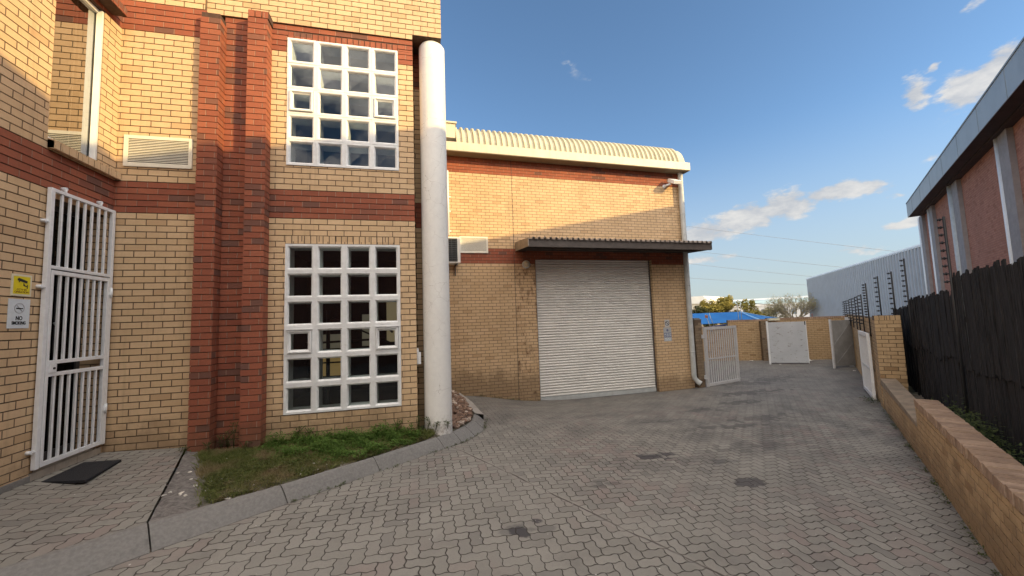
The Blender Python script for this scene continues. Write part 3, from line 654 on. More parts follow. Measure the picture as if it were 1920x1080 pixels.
for (z0, z1, a, b_) in ((.755,1.555,G0+.046,G1-.046),(-.26,.66,d0+.036,d1-.036),(-1.30,-.43,d0+.036,d1-.036)):
    for i in range(7):
        yc = a+(b_-a)*(i+1)/8; mb = MB(); mb.box(gx0+.012, gx1-.006, yc-.0115, yc+.0115, z0, z1); mb.build('bar', M['white_steel'], sg, .002)
mb = MB(); mb.box(gx0-.002, gx1+.008, d0+.037, d0+.12, -.389, -.301); mb.tube([(gx1+.008,d0+.088,-.345),(gx1+.016,d0+.088,-.345)], .012, 10, 1); mb.build('lock_box', [M['white_steel'], M['black']], sg)
for (y, z) in ((G0-.03,1.22),(G0-.03,.52),(G0-.03,-1.17)):
    mb = MB(); mb.tube([(XL-.005,y,z),(gx1-.01,y,z)], .02, 12); mb.tube([(gx1-.02,y,z),(gx1-.02,G0+.01,z)], .014, 8); mb.build('fixing_lug', M['white_steel'], sg)
for y in (5.36, 5.87):
    mb = MB(); mb.tube([(XL-.005,y,1.635),(gx1-.01,y,1.635)], .02, 12); mb.tube([(gx1-.02,y,1.63),(gx1-.02,y,1.585)], .014, 8); mb.build('fixing_lug', M['white_steel'], sg)
for z in (.52, -.92):
    mb = MB(); mb.tube([(gx1+.008,G1-.03,z-.06),(gx1+.008,G1-.03,z+.06)], .014, 10); mb.box(gx1-.004, gx1+.006, G1-.07, G1-.0, z-.03, z+.03); mb.build('hinge', M['white_steel'], sg)
mb = MB(); zz = [(-3.744,5.168),(-3.303,5.062),(-3.399,5.73),(-3.791,5.773)]
mb.hexa([(a, b_, -1.50) for a, b_ in zz]+[(a, b_, -1.472) for a, b_ in zz]); dm = mb.build('doormat', M['rubber'], None, .004)
tag(dm, 'black rubber doormat lying on the paving in front of the entrance', 'doormat')

# ------------------------------------------------------------------ signs
def text_mesh(parent, name, body, size, origin, xdir, mat, nrm, align='CENTER', squeeze=1.0):
    cu = bpy.data.curves.new(name, 'FONT'); cu.body = body; cu.size = size; cu.align_x = align; cu.align_y = 'CENTER'; cu.extrude = .0008; cu.offset = size*.02
    to = bpy.data.objects.new(name, cu); C.objects.link(to); bpy.context.view_layer.update()
    me = bpy.data.meshes.new_from_object(to.evaluated_get(bpy.context.evaluated_depsgraph_get())); C.objects.unlink(to); bpy.data.objects.remove(to)
    X = Vector(xdir); Z = Vector((0,0,1)); Nn = Vector(nrm); o_ = Vector(origin)-parent_loc(parent)+Vector((0,0,ZC))
    for v in me.vertices: c = v.co.copy(); v.co = o_+X*c.x*squeeze+Z*c.y+Nn*(c.z+.001)
    me.materials.clear(); me.materials.append(mat); ob = bpy.data.objects.new(name, me); C.objects.link(ob); ob.parent = parent; return ob
def flat(mb, o_, xd, nn, pts, d, m=0, th=.0015):      # plate from 2-D outline on a wall
    o_ = Vector(o_); xd = Vector(xd); nn = Vector(nn)
    a = [o_+xd*p[0]+Vector((0,0,p[1]))+nn*d for p in pts]; b_ = [q_+nn*th for q_ in a]
    n = len(pts); mb.mesh(a+b_, [tuple(range(n))[::-1], tuple(range(n, 2*n))]+[(i, (i+1)%n, n+(i+1)%n, n+i) for i in range(n)], m)
def ring(r0, r1, n=40):
    return [[(r0*cos(t), r0*sin(t)), (r1*cos(t), r1*sin(t)), (r1*cos(t2), r1*sin(t2)), (r0*cos(t2), r0*sin(t2))] for t, t2 in ((2*pi*i/n, 2*pi*(i+1)/n) for i in range(n))]
rect = lambda x0, x1, z0, z1: [(x0,z0),(x1,z0),(x1,z1),(x0,z1)]
YD, XN = (0,1,0), (1,0,0)
s1 = thing('camera_sign', 'small yellow sign with a black camera symbol above the white sign', 'sign', (XL+.003,4.963,.50)); o_ = (XL+.002, 4.963, .515)
mb = MB(); flat(mb, o_, YD, XN, rect(-.104,.104,-.108,.108), 0, 0, .006); mb.build('backing_board', M['cream_sign'], s1)
mb = MB(); flat(mb, o_, YD, XN, rect(-.085,.085,-.088,.088), .0062); mb.build('yellow_panel', M['yellow_sign'], s1)
mb = MB(); D = .0085
flat(mb, o_, YD, XN, [(-.045,.045),(.05,.022),(.055,.045),(-.035,.072),(-.05,.062)], D); flat(mb, o_, YD, XN, [(-.038,.030),(-.030,.026),(-.022,.04),(-.03,.044)], D)
flat(mb, o_, YD, XN, [(.012,.022),(.022,.019),(.024,.004),(.05,-.004),(.05,.008),(.058,.008),(.058,-.03),(.05,-.03),(.05,-.014),(.014,-.006)], D); mb.build('camera_symbol', M['ink'], s1)
text_mesh(s1, 'lettering', 'CCTV IN', .026, (XL+.009,4.963,.515-.045), YD, M['ink_brown'], XN); text_mesh(s1, 'lettering', 'OPERATION', .026, (XL+.009,4.963,.515-.069), YD, M['ink_brown'], XN)
s2 = thing('no_smoking_sign', 'white no smoking sign on the yellow brick beside the gate', 'sign', (XL+.003,4.955,.09)); o_ = (XL+.002, 4.955, .232)
mb = MB(); flat(mb, o_, YD, XN, rect(-.110,.110,-.145,.145), 0, 0, .005); mb.build('sign_board', M['sign_white'], s2)
mb = MB(); oc = (XL+.002, 4.955, .285)
for q_ in ring(.052,.045): flat(mb, oc, YD, XN, q_, .0055)
flat(mb, oc, YD, XN, [(-.036,.032),(-.031,.037),(.036,-.032),(.031,-.037)], .0057); mb.build('prohibition_ring', M['sign_grey'], s2)
mb = MB(); flat(mb, oc, YD, XN, rect(-.034,.012,-.007,.004), .0075); flat(mb, oc, YD, XN, rect(.016,.034,-.006,.003), .0075); mb.build('cigarette_symbol', M['ink'], s2)
text_mesh(s2, 'lettering', 'NO', .054, (XL+.0085,4.955,.185), YD, M['ink'], XN, squeeze=.8); text_mesh(s2, 'lettering', 'SMOKING', .044, (XL+.0085,4.955,.138), YD, M['ink'], XN, squeeze=.72)

# ------------------------------------------------------------------ warehouse
W0 = Vector((0,10.62,0)); wd = Vector((.9992,.03997,0)); wn = Vector((.03997,-.9992,0))
def wp(t, o=0., z=0.): p = W0+wd*t+wn*o; return (p.x, p.y, z)
def wbox(mb, t0, t1, o0, o1, z0, z1, m=0):             # o: distance out of the wall
    P = [wp(t0,o1), wp(t1,o1), wp(t1,o0), wp(t0,o0)]; mb.hexa([(p[0],p[1],z0) for p in P]+[(p[0],p[1],z1) for p in P], m)
wh = thing('warehouse', 'single storey yellow brick warehouse with a rolled cream roof edge', 'warehouse', wp(4.5,0,-2.3))
TJ, D0, D1, TE = 2.69, 3.31, 7.175, 8.47
ZW = 4.136; ZB = 4.62
wpan = lambda mb, t0, t1, z0, z1, t=.23: brick_panel(mb, wp(t0)[:2], wp(t1)[:2], z0, z1, t)
mb = MB()
wpan(mb, .45, TJ-.007, -2.5, Z1); wpan(mb, D1, TE, -2.6, Z1); wpan(mb, .45, TJ-.007, Z2, ZW); wpan(mb, TJ+.007, TE, Z2, ZW)
E0 = Vector(wp(TE)); sd = Vector((-wn.x,-wn.y,0))
brick_panel(mb, (E0+sd*.011)[:2], (E0+sd*9)[:2], -2.6, ZB, .22)
mb.build('brick_wall', YM, wh)
mb = MB(); wpan(mb, TJ+.007, D0, -2.6, Z1); J = Vector(wp(D0)); brick_panel(mb, (J+sd*.011)[:2], (J+sd*.2)[:2], -2.6, 1.72, .2, 1); mb.build('stained_brick_jamb', [M['yellow_stained'], M['mortar']], wh)
mb = MB(); J = Vector(wp(D1)); brick_panel(mb, (J+sd*.2)[:2], (J+sd*.011)[:2], -2.6, 1.72, .2, 1); mb.build('stained_brick_jamb', [M['yellow_stained'], M['mortar']], wh)
for args in (((.45, TJ-.007, Z1, Z2),), ((TJ+.007, D0, Z1, Z2), (D1, TE, Z1, Z2), (D0, D1, 1.72, Z2)), ((.45, TJ-.007, ZW, ZB),), ((TJ+.007, TE, ZW, ZB),)):
    mb = MB(); [wpan(mb, *q_) for q_ in args]; mb.build('red_brick_band', RM, wh)
mb = MB(); wbox(mb, TJ-.0068, TJ+.0068, -.2, -.006, -2.5, ZB); mb.build('movement_joint', M['black'], wh)
mb = MB(); wbox(mb, .35, 8.56, .02, .37, 4.592, 4.60); wbox(mb, .35, 8.56, .355, .37, 4.601, 4.83); wbox(mb, .35, 8.56, .02, .035, 4.601, 4.83); wbox(mb, 8.545, 8.56, .036, .354, 4.601, 4.83); wbox(mb, .36, 8.54, .04, .35, 4.74, 4.75)
for t in (1.9, 3.75, 5.6, 7.4): wbox(mb, t, t+.006, .3705, .372, 4.605, 4.825)
mb.build('box_gutter', M['cream'], wh)
mb = MB(); wbox(mb, .45, TE, .0, .028, ZB, 4.68); wbox(mb, .36, 8.55, .03, .362, 4.572, 4.589); mb.build('eaves_soffit_shade', paint('eaves_shade_brown', (.16,.13,.09), .8, .1), wh)  # eaves strip, plus sheet under gutter with shade put into its colour
# rolled roof edge
mb = MB(); ts = []; t = 1.12; pit = .1655
while t < 8.55:
    ts += [(t,0),(t+.008,1),(t+.060,1),(t+.068,0)]; t += pit
ts.append((8.55,0)); ts.append((8.70,0)); vs = []; NA = 14
for (t, h) in ts:
    for a in range(NA+1):
        th = (pi/2)*a/NA; r = 1+h*.055; oo = .02-.62*(1-cos(th)*1) + h*.062*cos(th); z = 4.76+.86*sin(th)+h*.062*sin(th)
        vs.append(wp(t, oo, z))
    vs.append(wp(t, -3, 5.62+h*.062+.1)); vs.append(wp(t, -9, 5.9+h*.062))
w = NA+3; mb.mesh(vs, [(i*w+j, (i+1)*w+j, (i+1)*w+j+1, i*w+j+1) for i in range(len(ts)-1) for j in range(w-1)])
mb.poly(vs[-w:]+[wp(8.70,-9,4.7), wp(8.70,0,4.7)]); mb.build('rolled_roof', M['cream_roof'], wh)
mb = MB(); wbox(mb, .46, 1.10, -.5, .05, 5.09, 5.50); wbox(mb, .46, 1.14, -.55, .09, 5.50, 5.545); mb.build('roof_end_box', M['cream'], wh)
# roller shutter
mb = MB(); pt = .0765; zb = -2.275; prof = [];  nsl = int((1.75-zb)/pt)
for i in range(nsl+1):
    z = zb+.06+i*pt
    for (dz, o) in ((0,-.160),(.004,-.150),(.012,-.128),(.030,-.116),(.050,-.124),(.064,-.145),(.068,-.160)): prof.append((z+dz, o))
v0 = [wp(D0+.03, o, z) for z, o in prof]; v1 = [wp(D1-.03, o, z) for z, o in prof]; nn = len(prof)
mb.mesh(v0+v1, [(i, nn+i, nn+i+1, i+1) for i in range(nn-1)])
rd = mb.build('roller_door', paint('grey_shutter_slats', (.73,.715,.68), .42, .05, 2, .25, (.33,.28,.24), streak=True), wh)
mb = MB(); wbox(mb, D0+.02, D1-.02, -.165, -.105, zb-.06, zb+.058); mb.build('bottom_rail', M['galv'], rd)
mb = MB(); wbox(mb, D0+.012, D0+.045, -.19, -.10, -2.6, 1.72); mb.build('guide_channel', M['steel_dark'], rd)
mb = MB(); wbox(mb, D1-.045, D1-.012, -.19, -.10, -2.6, 1.72); mb.build('guide_channel', M['steel_dark'], rd)
# loading canopy
mb = MB(); c0, c1 = 2.73, 8.42; OD = 1.17
def cbar(mb, t0, t1, o0, o1, z00, z01, z10, z11, m=0):
    P = [wp(t0,o1,z10), wp(t1,o1,z10), wp(t1,o0,z00), wp(t0,o0,z00), wp(t0,o1,z11), wp(t1,o1,z11), wp(t1,o0,z01), wp(t0,o0,z01)]; mb.hexa(P, m)
cbar(mb, c0+.02, c1-.02, OD-.05, OD, 1.855, 2.05, 1.855, 2.05); cbar(mb, c0+.02, c1-.02, .0, .05, 1.96, 2.14, 1.96, 2.14); cbar(mb, c0+.02, c1-.02, .55, .60, 1.90, 2.06, 1.90, 2.06)
cn = mb.build('canopy', M['steel_dark'], wh, .004)
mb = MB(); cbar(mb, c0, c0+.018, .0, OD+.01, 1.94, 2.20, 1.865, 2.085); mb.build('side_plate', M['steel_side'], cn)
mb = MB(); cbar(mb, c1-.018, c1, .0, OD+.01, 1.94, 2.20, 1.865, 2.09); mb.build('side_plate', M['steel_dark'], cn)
mb = MB(); ts = []; t = c0+.02
while t < c1-.16: ts += [(t,0),(t+.080,0),(t+.10,1),(t+.137,1)]; t += .157
ts.append((c1-.02,0)); vs = []
for t, h in ts: vs += [wp(t, -.0, 2.165+h*.055), wp(t, OD+.05, 2.055+h*.055), wp(t, -.0, 2.157+h*.055), wp(t, OD+.05, 2.047+h*.055)]
nn = len(ts); mb.mesh(vs, [(4*i, 4*i+1, 4*i+5, 4*i+4) for i in range(nn-1)]+[(4*i+2, 4*i+6, 4*i+7, 4*i+3) for i in range(nn-1)]+[(4*i+1, 4*i+3, 4*i+7, 4*i+5) for i in range(nn-1)]); mb.build('roof_sheet', M['canopy_sheet'], cn)
mb = MB(); pr_ = .078; pts = [wp(8.37,.12,4.60), wp(8.37,.11,4.2), wp(8.37,.105,-1.90), wp(8.385,.11,-2.0), wp(8.44,.17,-2.10), wp(8.50,.24,-2.16)]
mb.tube(pts, pr_, 16, 0, False); mb.tube(pts[-1:]+[wp(8.51,.25,-2.168)], pr_*.9, 16, 1)
dp = mb.build('downpipe', [M['galv'], M['black']], wh)
for z in (3.2, .9, -1.2): mb = MB(); mb.tube([wp(8.37,.105,z), wp(8.37,.105,z+.04)], pr_+.006, 16); wbox(mb, 8.35, 8.39, .0, .05, z, z+.04); mb.build('pipe_bracket', M['galv'], dp)
mb = MB(); louvre(mb, wp(1.15), wd, wn, .79, 1.875, 2.335, 13); tag(mb.build('air_vent', [M['vent'], M['black']], wh), 'cream louvred vent')
mb = MB(); mb.tube([wp(.86,.03,2.35), wp(.86,.03,4.15)], .028, 10)
for z in (2.45, 3.0, 3.4): wbox(mb, .80, .93, .0, .04, z, z+.03)
mb.build('conduit_pipe', M['white_steel'], wh)
# AC condenser
ac = thing('air_conditioner', 'white outdoor air conditioner unit with black grille beside the cream louvred vent', 'air conditioner', wp(.75,.25,1.50))
mb = MB(); wbox(mb, .38, 1.115, .06, .37, 1.535, 2.235); mb.build('casing', M['ac'], ac, .015)
mb = MB(); wbox(mb, .42, 1.035, .371, .376, 1.58, 2.19); mb.build('fan_opening', M['black'], ac)
mb = MB()
for i in range(12): z = 1.60+i*.05; mb.tube([wp(.42,.383,z), wp(1.035,.383,z)], .004, 6)
for i in range(6): t = .45+i*.11; mb.tube([wp(t,.386,1.58), wp(t,.386,2.19)], .004, 6)
mb.build('grille', paint('grey_wire', (.12,.13,.13), .5), ac)
mb = MB(); wbox(mb, .50, .53, .0, .38, 1.49, 1.53); wbox(mb, 1.0, 1.03, .0, .38, 1.49, 1.53); wbox(mb, .50, .53, .0, .03, 1.25, 1.49); wbox(mb, 1.0, 1.03, .0, .03, 1.25, 1.49); mb.build('wall_bracket', M['steel_dark'], ac)
# bulkhead lamp, security camera
bl = thing('bulkhead_lamp', 'round unlit bulkhead lamp on the wall under the canopy', 'lamp', wp(3.03,0,1.56))
mb = MB(); c_ = Vector(wp(3.03,.0,1.562))
def disc_stack(mb, c, n, prof, N=24, m=0):
    c = Vector(c); n = Vector(n); a = n.cross(Vector((0,0,1))).normalized(); b_ = a.cross(n); vs = []
    for (r, o) in prof: vs += [c+n*o+a*cos(2*pi*k/N)*r+b_*sin(2*pi*k/N)*r for k in range(N)]
    mb.mesh(vs, [(i*N+k, i*N+(k+1)%N, (i+1)*N+(k+1)%N, (i+1)*N+k) for i in range(len(prof)-1) for k in range(N)], m, True)
    mb.poly(vs[-N:], m)
disc_stack(mb, c_, wn, [(.115,.0),(.115,.045),(.10,.06),(.085,.06)]); mb.build('lamp_body', M['galv'], bl)
mb = MB(); disc_stack(mb, c_, wn, [(.084,.055),(.078,.085),(.05,.105),(.01,.112)]); mb.build('lens', M['lampglass'], bl)
mb = MB(); wbox(mb, 2.92, 3.14, .107, .116, 1.554, 1.570); mb.build('guard_bar', M['galv'], bl)
sc_ = thing('security_floodlight', 'white box floodlight tilted out from the wall beneath the gutter end', 'floodlight', wp(8.0,.1,4.15))
mb = MB(); mb.tube([wp(7.82,.0,4.13), wp(7.84,.10,4.14), wp(7.93,.20,4.16)], .035, 10); disc_stack(mb, wp(7.82,0,4.13), wn, [(.06,.0),(.06,.03),(.03,.035)]); mb.build('mounting_arm', M['white_steel'], sc_)
def orient_box(mb, c, X, Y, Z, hx, hy, hz, m=0):
    c, X, Y, Z = map(Vector, (c, X, Y, Z)); P = []
    for sz in (-1, 1):
        for sx, sy in ((-1,-1),(1,-1),(1,1),(-1,1)): P.append(c+X*sx*hx+Y*sy*hy+Z*sz*hz)
    mb.hexa(P, m)
Xb = Vector(wd); Yb = (wn*.88+Vector((0,0,-.47))).normalized(); Zb = Xb.cross(Yb).normalized(); Zb = Zb if Zb.z > 0 else -Zb
cc = Vector(wp(8.02,.27,4.22)); mb = MB(); orient_box(mb, cc, Xb, Yb, Zb, .15, .17, .055); hs = mb.build('lamp_housing', M['white_steel'], sc_, .008)
mb = MB(); orient_box(mb, cc-Zb*.058, Xb, Yb, Zb, .13, .15, .006); mb.build('lamp_face', M['lampglass'], sc_)
# signs by the shutter
s3 = thing('prohibition_sign', 'small white plate with a black prohibition ring above the notice plate', 'sign', wp(7.59,.0,-.38)); o_ = wp(7.59,.002,-.265)
mb = MB(); flat(mb, o_, wd, wn, rect(-.085,.085,-.11,.11), 0, 0, .005); mb.build('sign_board', M['white_worn'], s3)
mb = MB()
for q_ in ring(.072,.056): flat(mb, o_, wd, wn, q_, .0055)
flat(mb, o_, wd, wn, [(-.05,.035),(-.035,.05),(.05,-.035),(.035,-.05)], .0057); mb.build('prohibition_ring', M['ink'], s3)
s4 = thing('notice_plate', 'faded grey and blue notice plate on the brick right of the shutter', 'sign', wp(7.585,.0,-.82)); o_ = wp(7.585,.002,-.605)
mb = MB(); flat(mb, o_, wd, wn, rect(-.14,.14,-.215,.215), 0, 0, .005); mb.build('sign_board', M['sign_grey'], s4)
mb = MB(); flat(mb, o_, wd, wn, rect(-.135,.135,-.09,.045), .0055); mb.build('blue_panel', M['sign_blue'], s4)
mb = MB()
for (z, row) in ((.005, ((-.12,-.05),(-.03,.03),(.05,.12))), (-.05, ((-.12,-.08),(-.05,0),(.02,.06),(.08,.12))), (-.13, ((-.11,-.04),(-.01,.05),(.07,.11))), (-.175, ((-.1,0),(.02,.1)))):
    for a, b_ in row: flat(mb, o_, wd, wn, rect(a, b_, z-.014, z+.014), .0075)
mb.build('faded_marks', M['sign_white'], s4)
mb = MB()
for q_ in ring(.038,.0): flat(mb, (o_[0],o_[1],o_[2]+.125), wd, wn, q_, .0055)
mb.build('emblem', M['sign_blue'], s4)

# gate pillar and bar gate at the yard mouth
gp = thing('gate_pillar', 'grimy narrow brick gate pillar beside the downpipe', 'pillar', wp(8.72,.0,-2.4)); mb = MB()
brick_panel(mb, wp(8.60,.02)[:2], wp(8.86,.02)[:2], -2.6, -.20, .24); brick_panel(mb, wp(8.86,.009)[:2], wp(8.86,-.22)[:2], -2.6, -.20, .2); mb.build('brickwork', [M['greybrick'], M['mortar']], gp)
mb = MB(); wbox(mb, 8.59, 8.80, -.24, .03, -.20, -.14); wbox(mb, 8.80, 8.875, -.24, .03, -.20, -.175); mb.build('cap', M['concrete'], gp)
def bar_gate(name, label, A, B, z0, z1, nb, mat):
    A = Vector((*A,0)); B = Vector((*B,0)); d = (B-A).normalized(); n = Vector((d.y,-d.x,0)); L = (B-A).length
    t = thing(name, label, 'gate', (A.x, A.y, z0), 'white barred yard gates')
    def bx(mb, a, b_, o, za, zb):
        P = [A+d*a-n*o, A+d*b_-n*o, A+d*b_+n*o, A+d*a+n*o]; mb.hexa([(*p.xy, za) for p in P]+[(*p.xy, zb) for p in P])
    mb = MB(); bx(mb, 0, .08, .03, z0, z1); bx(mb, L-.07, L, .03, z0, z1); bx(mb, .08, L-.07, .029, z1-.09, z1-.002); bx(mb, .08, L-.07, .029, z0+.01, z0+.10); bx(mb, .08, L-.07, .018, (z0+z1)/2-.1, (z0+z1)/2-.06); mb.build('gate_frame', mat, t)
    for i in range(nb):
        c = .08+(L-.15)*(i+.5)/nb; mb = MB(); bx(mb, c-.018, c+.018, .012, z0+.10, z1-.09); mb.build('bar', mat, t)
    for z in (z0+.25, z1-.35): mb = MB(); bx(mb, -.10, .0, .02, z, z+.12); mb.build('hinge', mat, t)
    mb = MB(); bx(mb, L, L+.03, .02, z0+.3, z0+.42); bx(mb, L, L+.05, .012, z0+.08, z0+.12); mb.build('latch', mat, t)
    return t
bar_gate('barred_gate', 'worn white barred gate standing open beside the downpipe', (8.87,10.90), (10.52,11.36), -2.31, -.44, 14, M['white_worn'])

# ------------------------------------------------------------------ right-hand boundary
a2 = rad(51.3); u2 = Vector((sin(a2), cos(a2), 0)); n2 = Vector((-cos(a2), sin(a2), 0))
def rp(s, n, z=0.): p = u2*s+n2*n; return (p.x, p.y, z)
def rbox(mb, s0, s1, na, nb_, z0, z1, m=0):
    P = [rp(s1,na), rp(s0,na), rp(s0,nb_), rp(s1,nb_)]; mb.hexa([(p[0],p[1],z0) for p in P]+[(p[0],p[1],z1) for p in P], m)
NW = -.97
OLD = [M['yellow_old'], M['mortar']]
lw = thing('low_garden_wall', 'low yellow brick wall with a brick coping along the right edge of the drive', 'wall', rp(6,NW-.1,-2.2))
def rpan(mb, s0, s1, n, z0, z1, t=.22): brick_panel(mb, rp(s1,n)[:2], rp(s0,n)[:2], z0, z1, t)
mb = MB(); rpan(mb, .6, 8.0, NW, -2.45, -1.42); brick_panel(mb, rp(8.0,NW-.22)[:2], rp(8.0,NW-.011)[:2], -2.4, -1.42, .1); mb.build('brickwork', OLD, lw)
mb = MB(); s = .6
rbox(mb, .6, 7.985, NW-.222, NW-.014, -1.419, -1.322, 1)
while s < 7.95:
    j = random.uniform(-.005,.005); k_ = random.uniform(-.005,.004); g0 = random.choice((.005,.006,.009,.016)); rbox(mb, s+g0, s+.079, NW-.232+j, NW+.008+j, -1.405, -1.308+k_, 0); s += .085
mb.build('brick_coping', [M['coping'], M['mortar']], lw)
mb = MB(); rpan(mb, 8.0, 12.02, NW, -2.5, -1.70); mb.build('lower_brickwork', OLD, lw)
mb = MB()
P = [rp(12.02,NW-.235), rp(8.01,NW-.235), rp(8.01,NW+.012), rp(12.02,NW+.012)]
zt = [-1.555,-1.625,-1.64,-1.57]; mb.hexa([(p[0],p[1],-1.699) for p in P]+[(p[0],p[1],z) for p, z in zip(P, zt)]); mb.build('mortar_coping', paint('mortar_flaunching', (.27,.21,.15), .95, .2, 6, .5, (.14,.10,.07), bump=.7), lw)
tw = thing('tall_boundary_wall', 'tall yellow brick boundary wall with an end pier on the right of the yard', 'wall', rp(18,NW-.1,-2.3))
mb = MB(); rpan(mb, 12.4, 24.2, NW, -2.6, -.36); mb.build('brickwork', OLD, tw)
mb = MB(); rpan(mb, 12.0, 12.45, NW+.012, -2.6, -.29); brick_panel(mb, rp(12.0,NW+.001)[:2], rp(12.0,NW-.42)[:2], -2.6, -.29, .3); mb.build('end_pier', OLD, tw)
mb = MB(); soldier(mb, rp(12.0,NW+.012)[:2], rp(12.0,NW-.42)[:2], -.288, -.18, .4); mb.build('pier_coping', OLD, tw)
mb = MB(); soldier(mb, rp(24.2,NW)[:2], rp(12.46,NW)[:2], -.359, -.26, .22, .085, .004); mb.build('wall_coping', OLD, tw)
# folded gate leaf against that wall
bar_gate('barred_gate', 'white barred gate folded back flat against the tall right wall', rp(14.7,NW+.13)[:2], rp(13.0,NW+.075)[:2], -2.22, -.62, 12, M['white_steel'])

# timber fence
NF = -1.6
fe = thing('timber_fence', 'tall blackened timber fence of ragged planks behind the low wall', 'fence', rp(8,NF,-2.1))
def fence_panel(s0, s1, ztop, dz):
    mb = MB(); s = s0
    while s < s1-.02:
        w = min(random.uniform(.065,.13), s1-s); zt_ = ztop+dz*(s-s0)/(s1-s0)+random.uniform(-.05,.03); lean = random.uniform(-.012,.012); o = random.uniform(0,.022); zm = -.78+random.uniform(-.04,.04)+.05*sin(s*3); tp = random.uniform(.015,.07)
        for (z0, z1, oo, top) in ((zm-.08, zt_, o+.012, True), (-2.15, zm+random.uniform(-.02,.03), o-.012, False)):
            a, b_ = s+.002, s+w-.002; th = .02
            lo = [rp(b_,NF+oo), rp(a,NF+oo), rp(a,NF+oo+th), rp(b_,NF+oo+th)]; hi = [rp(b_+lean,NF+oo), rp(a+lean,NF+oo), rp(a+lean,NF+oo+th), rp(b_+lean,NF+oo+th)]
            za, zb = (z1, z1-tp) if top else (z1, z1)
            mb.hexa([(p[0],p[1],z0) for p in lo]+[(hi[0][0],hi[0][1],zb),(hi[1][0],hi[1][1],za),(hi[2][0],hi[2][1],za),(hi[3][0],hi[3][1],zb)])
        s += w*.97
    mb.build('plank_panel', M['plank'], fe)
fence_panel(2.0, 8.42, .44, .0); fence_panel(8.44, 12.05, .22, -.04); fence_panel(12.07, 14.6, .03, -.10)
mb = MB(); rbox(mb, 2.0, 14.6, NF-.05, NF-.015, -.25, -.17); rbox(mb, 2.0, 14.6, NF-.05, NF-.015, -1.6, -1.52); mb.build('rail', M['plank'], fe)
mb = MB(); loft(([rp(.5,NW-.22,-1.75), rp(14,NW-.22,-1.95)], [rp(.5,NF-.3,-1.72), rp(14,NF-.3,-1.9)]), 30, 4, mb, .03); tag(mb.build('planting_strip', M['soil']), kind='structure')

# electric fence posts
plab = ['tallest black electric fence post, fixed to the nearest fence panel','black electric fence post where the fence drops to its lowest panel',
        'black electric fence post on the right edge of the brick end pier','black electric fence post on the left half of the brick end pier','black electric fence post just left of the brick end pier','black electric fence post above the folded white gate',
        'electric fence post sixth from the far end of the tall wall','electric fence post fifth from the far end of the tall wall','electric fence post fourth from the far end of the tall wall','electric fence post third from the far end of the tall wall','electric fence post second from the far end of the tall wall','farthest electric fence post on the tall wall']
def ins_mesh():
    mb = MB(); disc_stack(mb, (0,0,-ZC), n2, [(.009,.0),(.009,.014),(.021,.016),(.023,.034),(.010,.037),(.010,.044),(.018,.046),(.018,.056)], 10); o = mb.build('insulator', M['black']); return o
proto_ins = ins_mesh(); ins_me = proto_ins.data; bpy.data.objects.remove(proto_ins)
def epost(label, s, n, z0, z1, nins, step, tilt=0., r=.017):
    t = thing('electric_fence_post', label, 'fence post', rp(s,n,z0), 'electric fence posts along the right boundary')
    mb = MB(); a = Vector(rp(s,n,z0)); b_ = Vector(rp(s+tilt,n,z1)); mb.tube([a, b_], r, 8); mb.build('pole', M['black'], t)
    for i in range(nins):
        o = bpy.data.objects.new('insulator', ins_me); C.objects.link(o); o.parent = t; f = (z1-.04-i*step-z0)/(z1-z0); o.location = (a.lerp(b_, f)-a)+n2*r
        if o.location.z+z0 < z1-(nins)*step: pass
    return t
epost(plab[0], 8.43, NF+.05, -2.0, 1.30, 9, .115, 0, .017); epost(plab[1], 12.06, NF+.05, -1.9, 1.05, 9, .112, 0, .016)
epost(plab[2], 12.1, NW-.36, -.6, .79, 9, .112, 0, .015); epost(plab[3], 12.35, NW-.15, -.6, .72, 9, .108, 0, .014)
for i, (s, z1, nn) in enumerate(((12.85,.60,13),(14.5,.38,9),(15.9,.37,9),(17.05,.35,9),(18.7,.36,9),(20.35,.34,9),(22.3,.35,8),(24.0,.35,8))): epost(plab[4+i], s, NW+.03, -.68, z1, nn, (.065 if nn == 13 else .095), 0, .014)

# far walls of the yard
fw = thing('far_boundary_wall', 'yellow brick wall closing the far end of the yard, stepped down at its left', 'wall', (16,15,-2.3))
FA, FB, FC, FD = Vector((12.6,17.0,0)), Vector((14.45,16.05,0)), Vector((15.95,15.3,0)), Vector((19.0,13.95,0))
mb = MB(); brick_panel(mb, FA[:2], FB[:2], -2.6, -.74, .22); brick_panel(mb, FB[:2], FC[:2], -2.6, -.46, .22); brick_panel(mb, (FC+Vector((.0,.0,0)))[:2], FD[:2], -2.6, -.42, .22); mb.build('brickwork', OLD, fw)
mb = MB(); soldier(mb, FA[:2], FB[:2], -.739, -.64, .22, .085, .004); soldier(mb, FB[:2], FC[:2], -.459, -.36, .22, .085, .004); soldier(mb, FC[:2], FD[:2], -.419, -.32, .22, .085, .004); mb.build('brick_coping', [M['coping'], M['mortar']], fw)
d_ = (FC-FB).normalized(); pn = Vector((d_.y,-d_.x,0)); mb = MB(); brick_panel(mb, (FC-d_*.35+pn*.25)[:2], (FC+pn*.25)[:2], -2.6, -.44, .24); mb.build('buttress', [M['greybrick'], M['mortar']], fw)
mb = MB(); P = [FC+pn*.30, FC+d_*.42+pn*.30, FC+d_*.42+pn*.05, FC+pn*.05]; mb.hexa([(*p.xy,-.43) for p in P]+[(*p.xy,-.33) for p in P]); mb.build('cap_block', M['cream_sign'], fw)
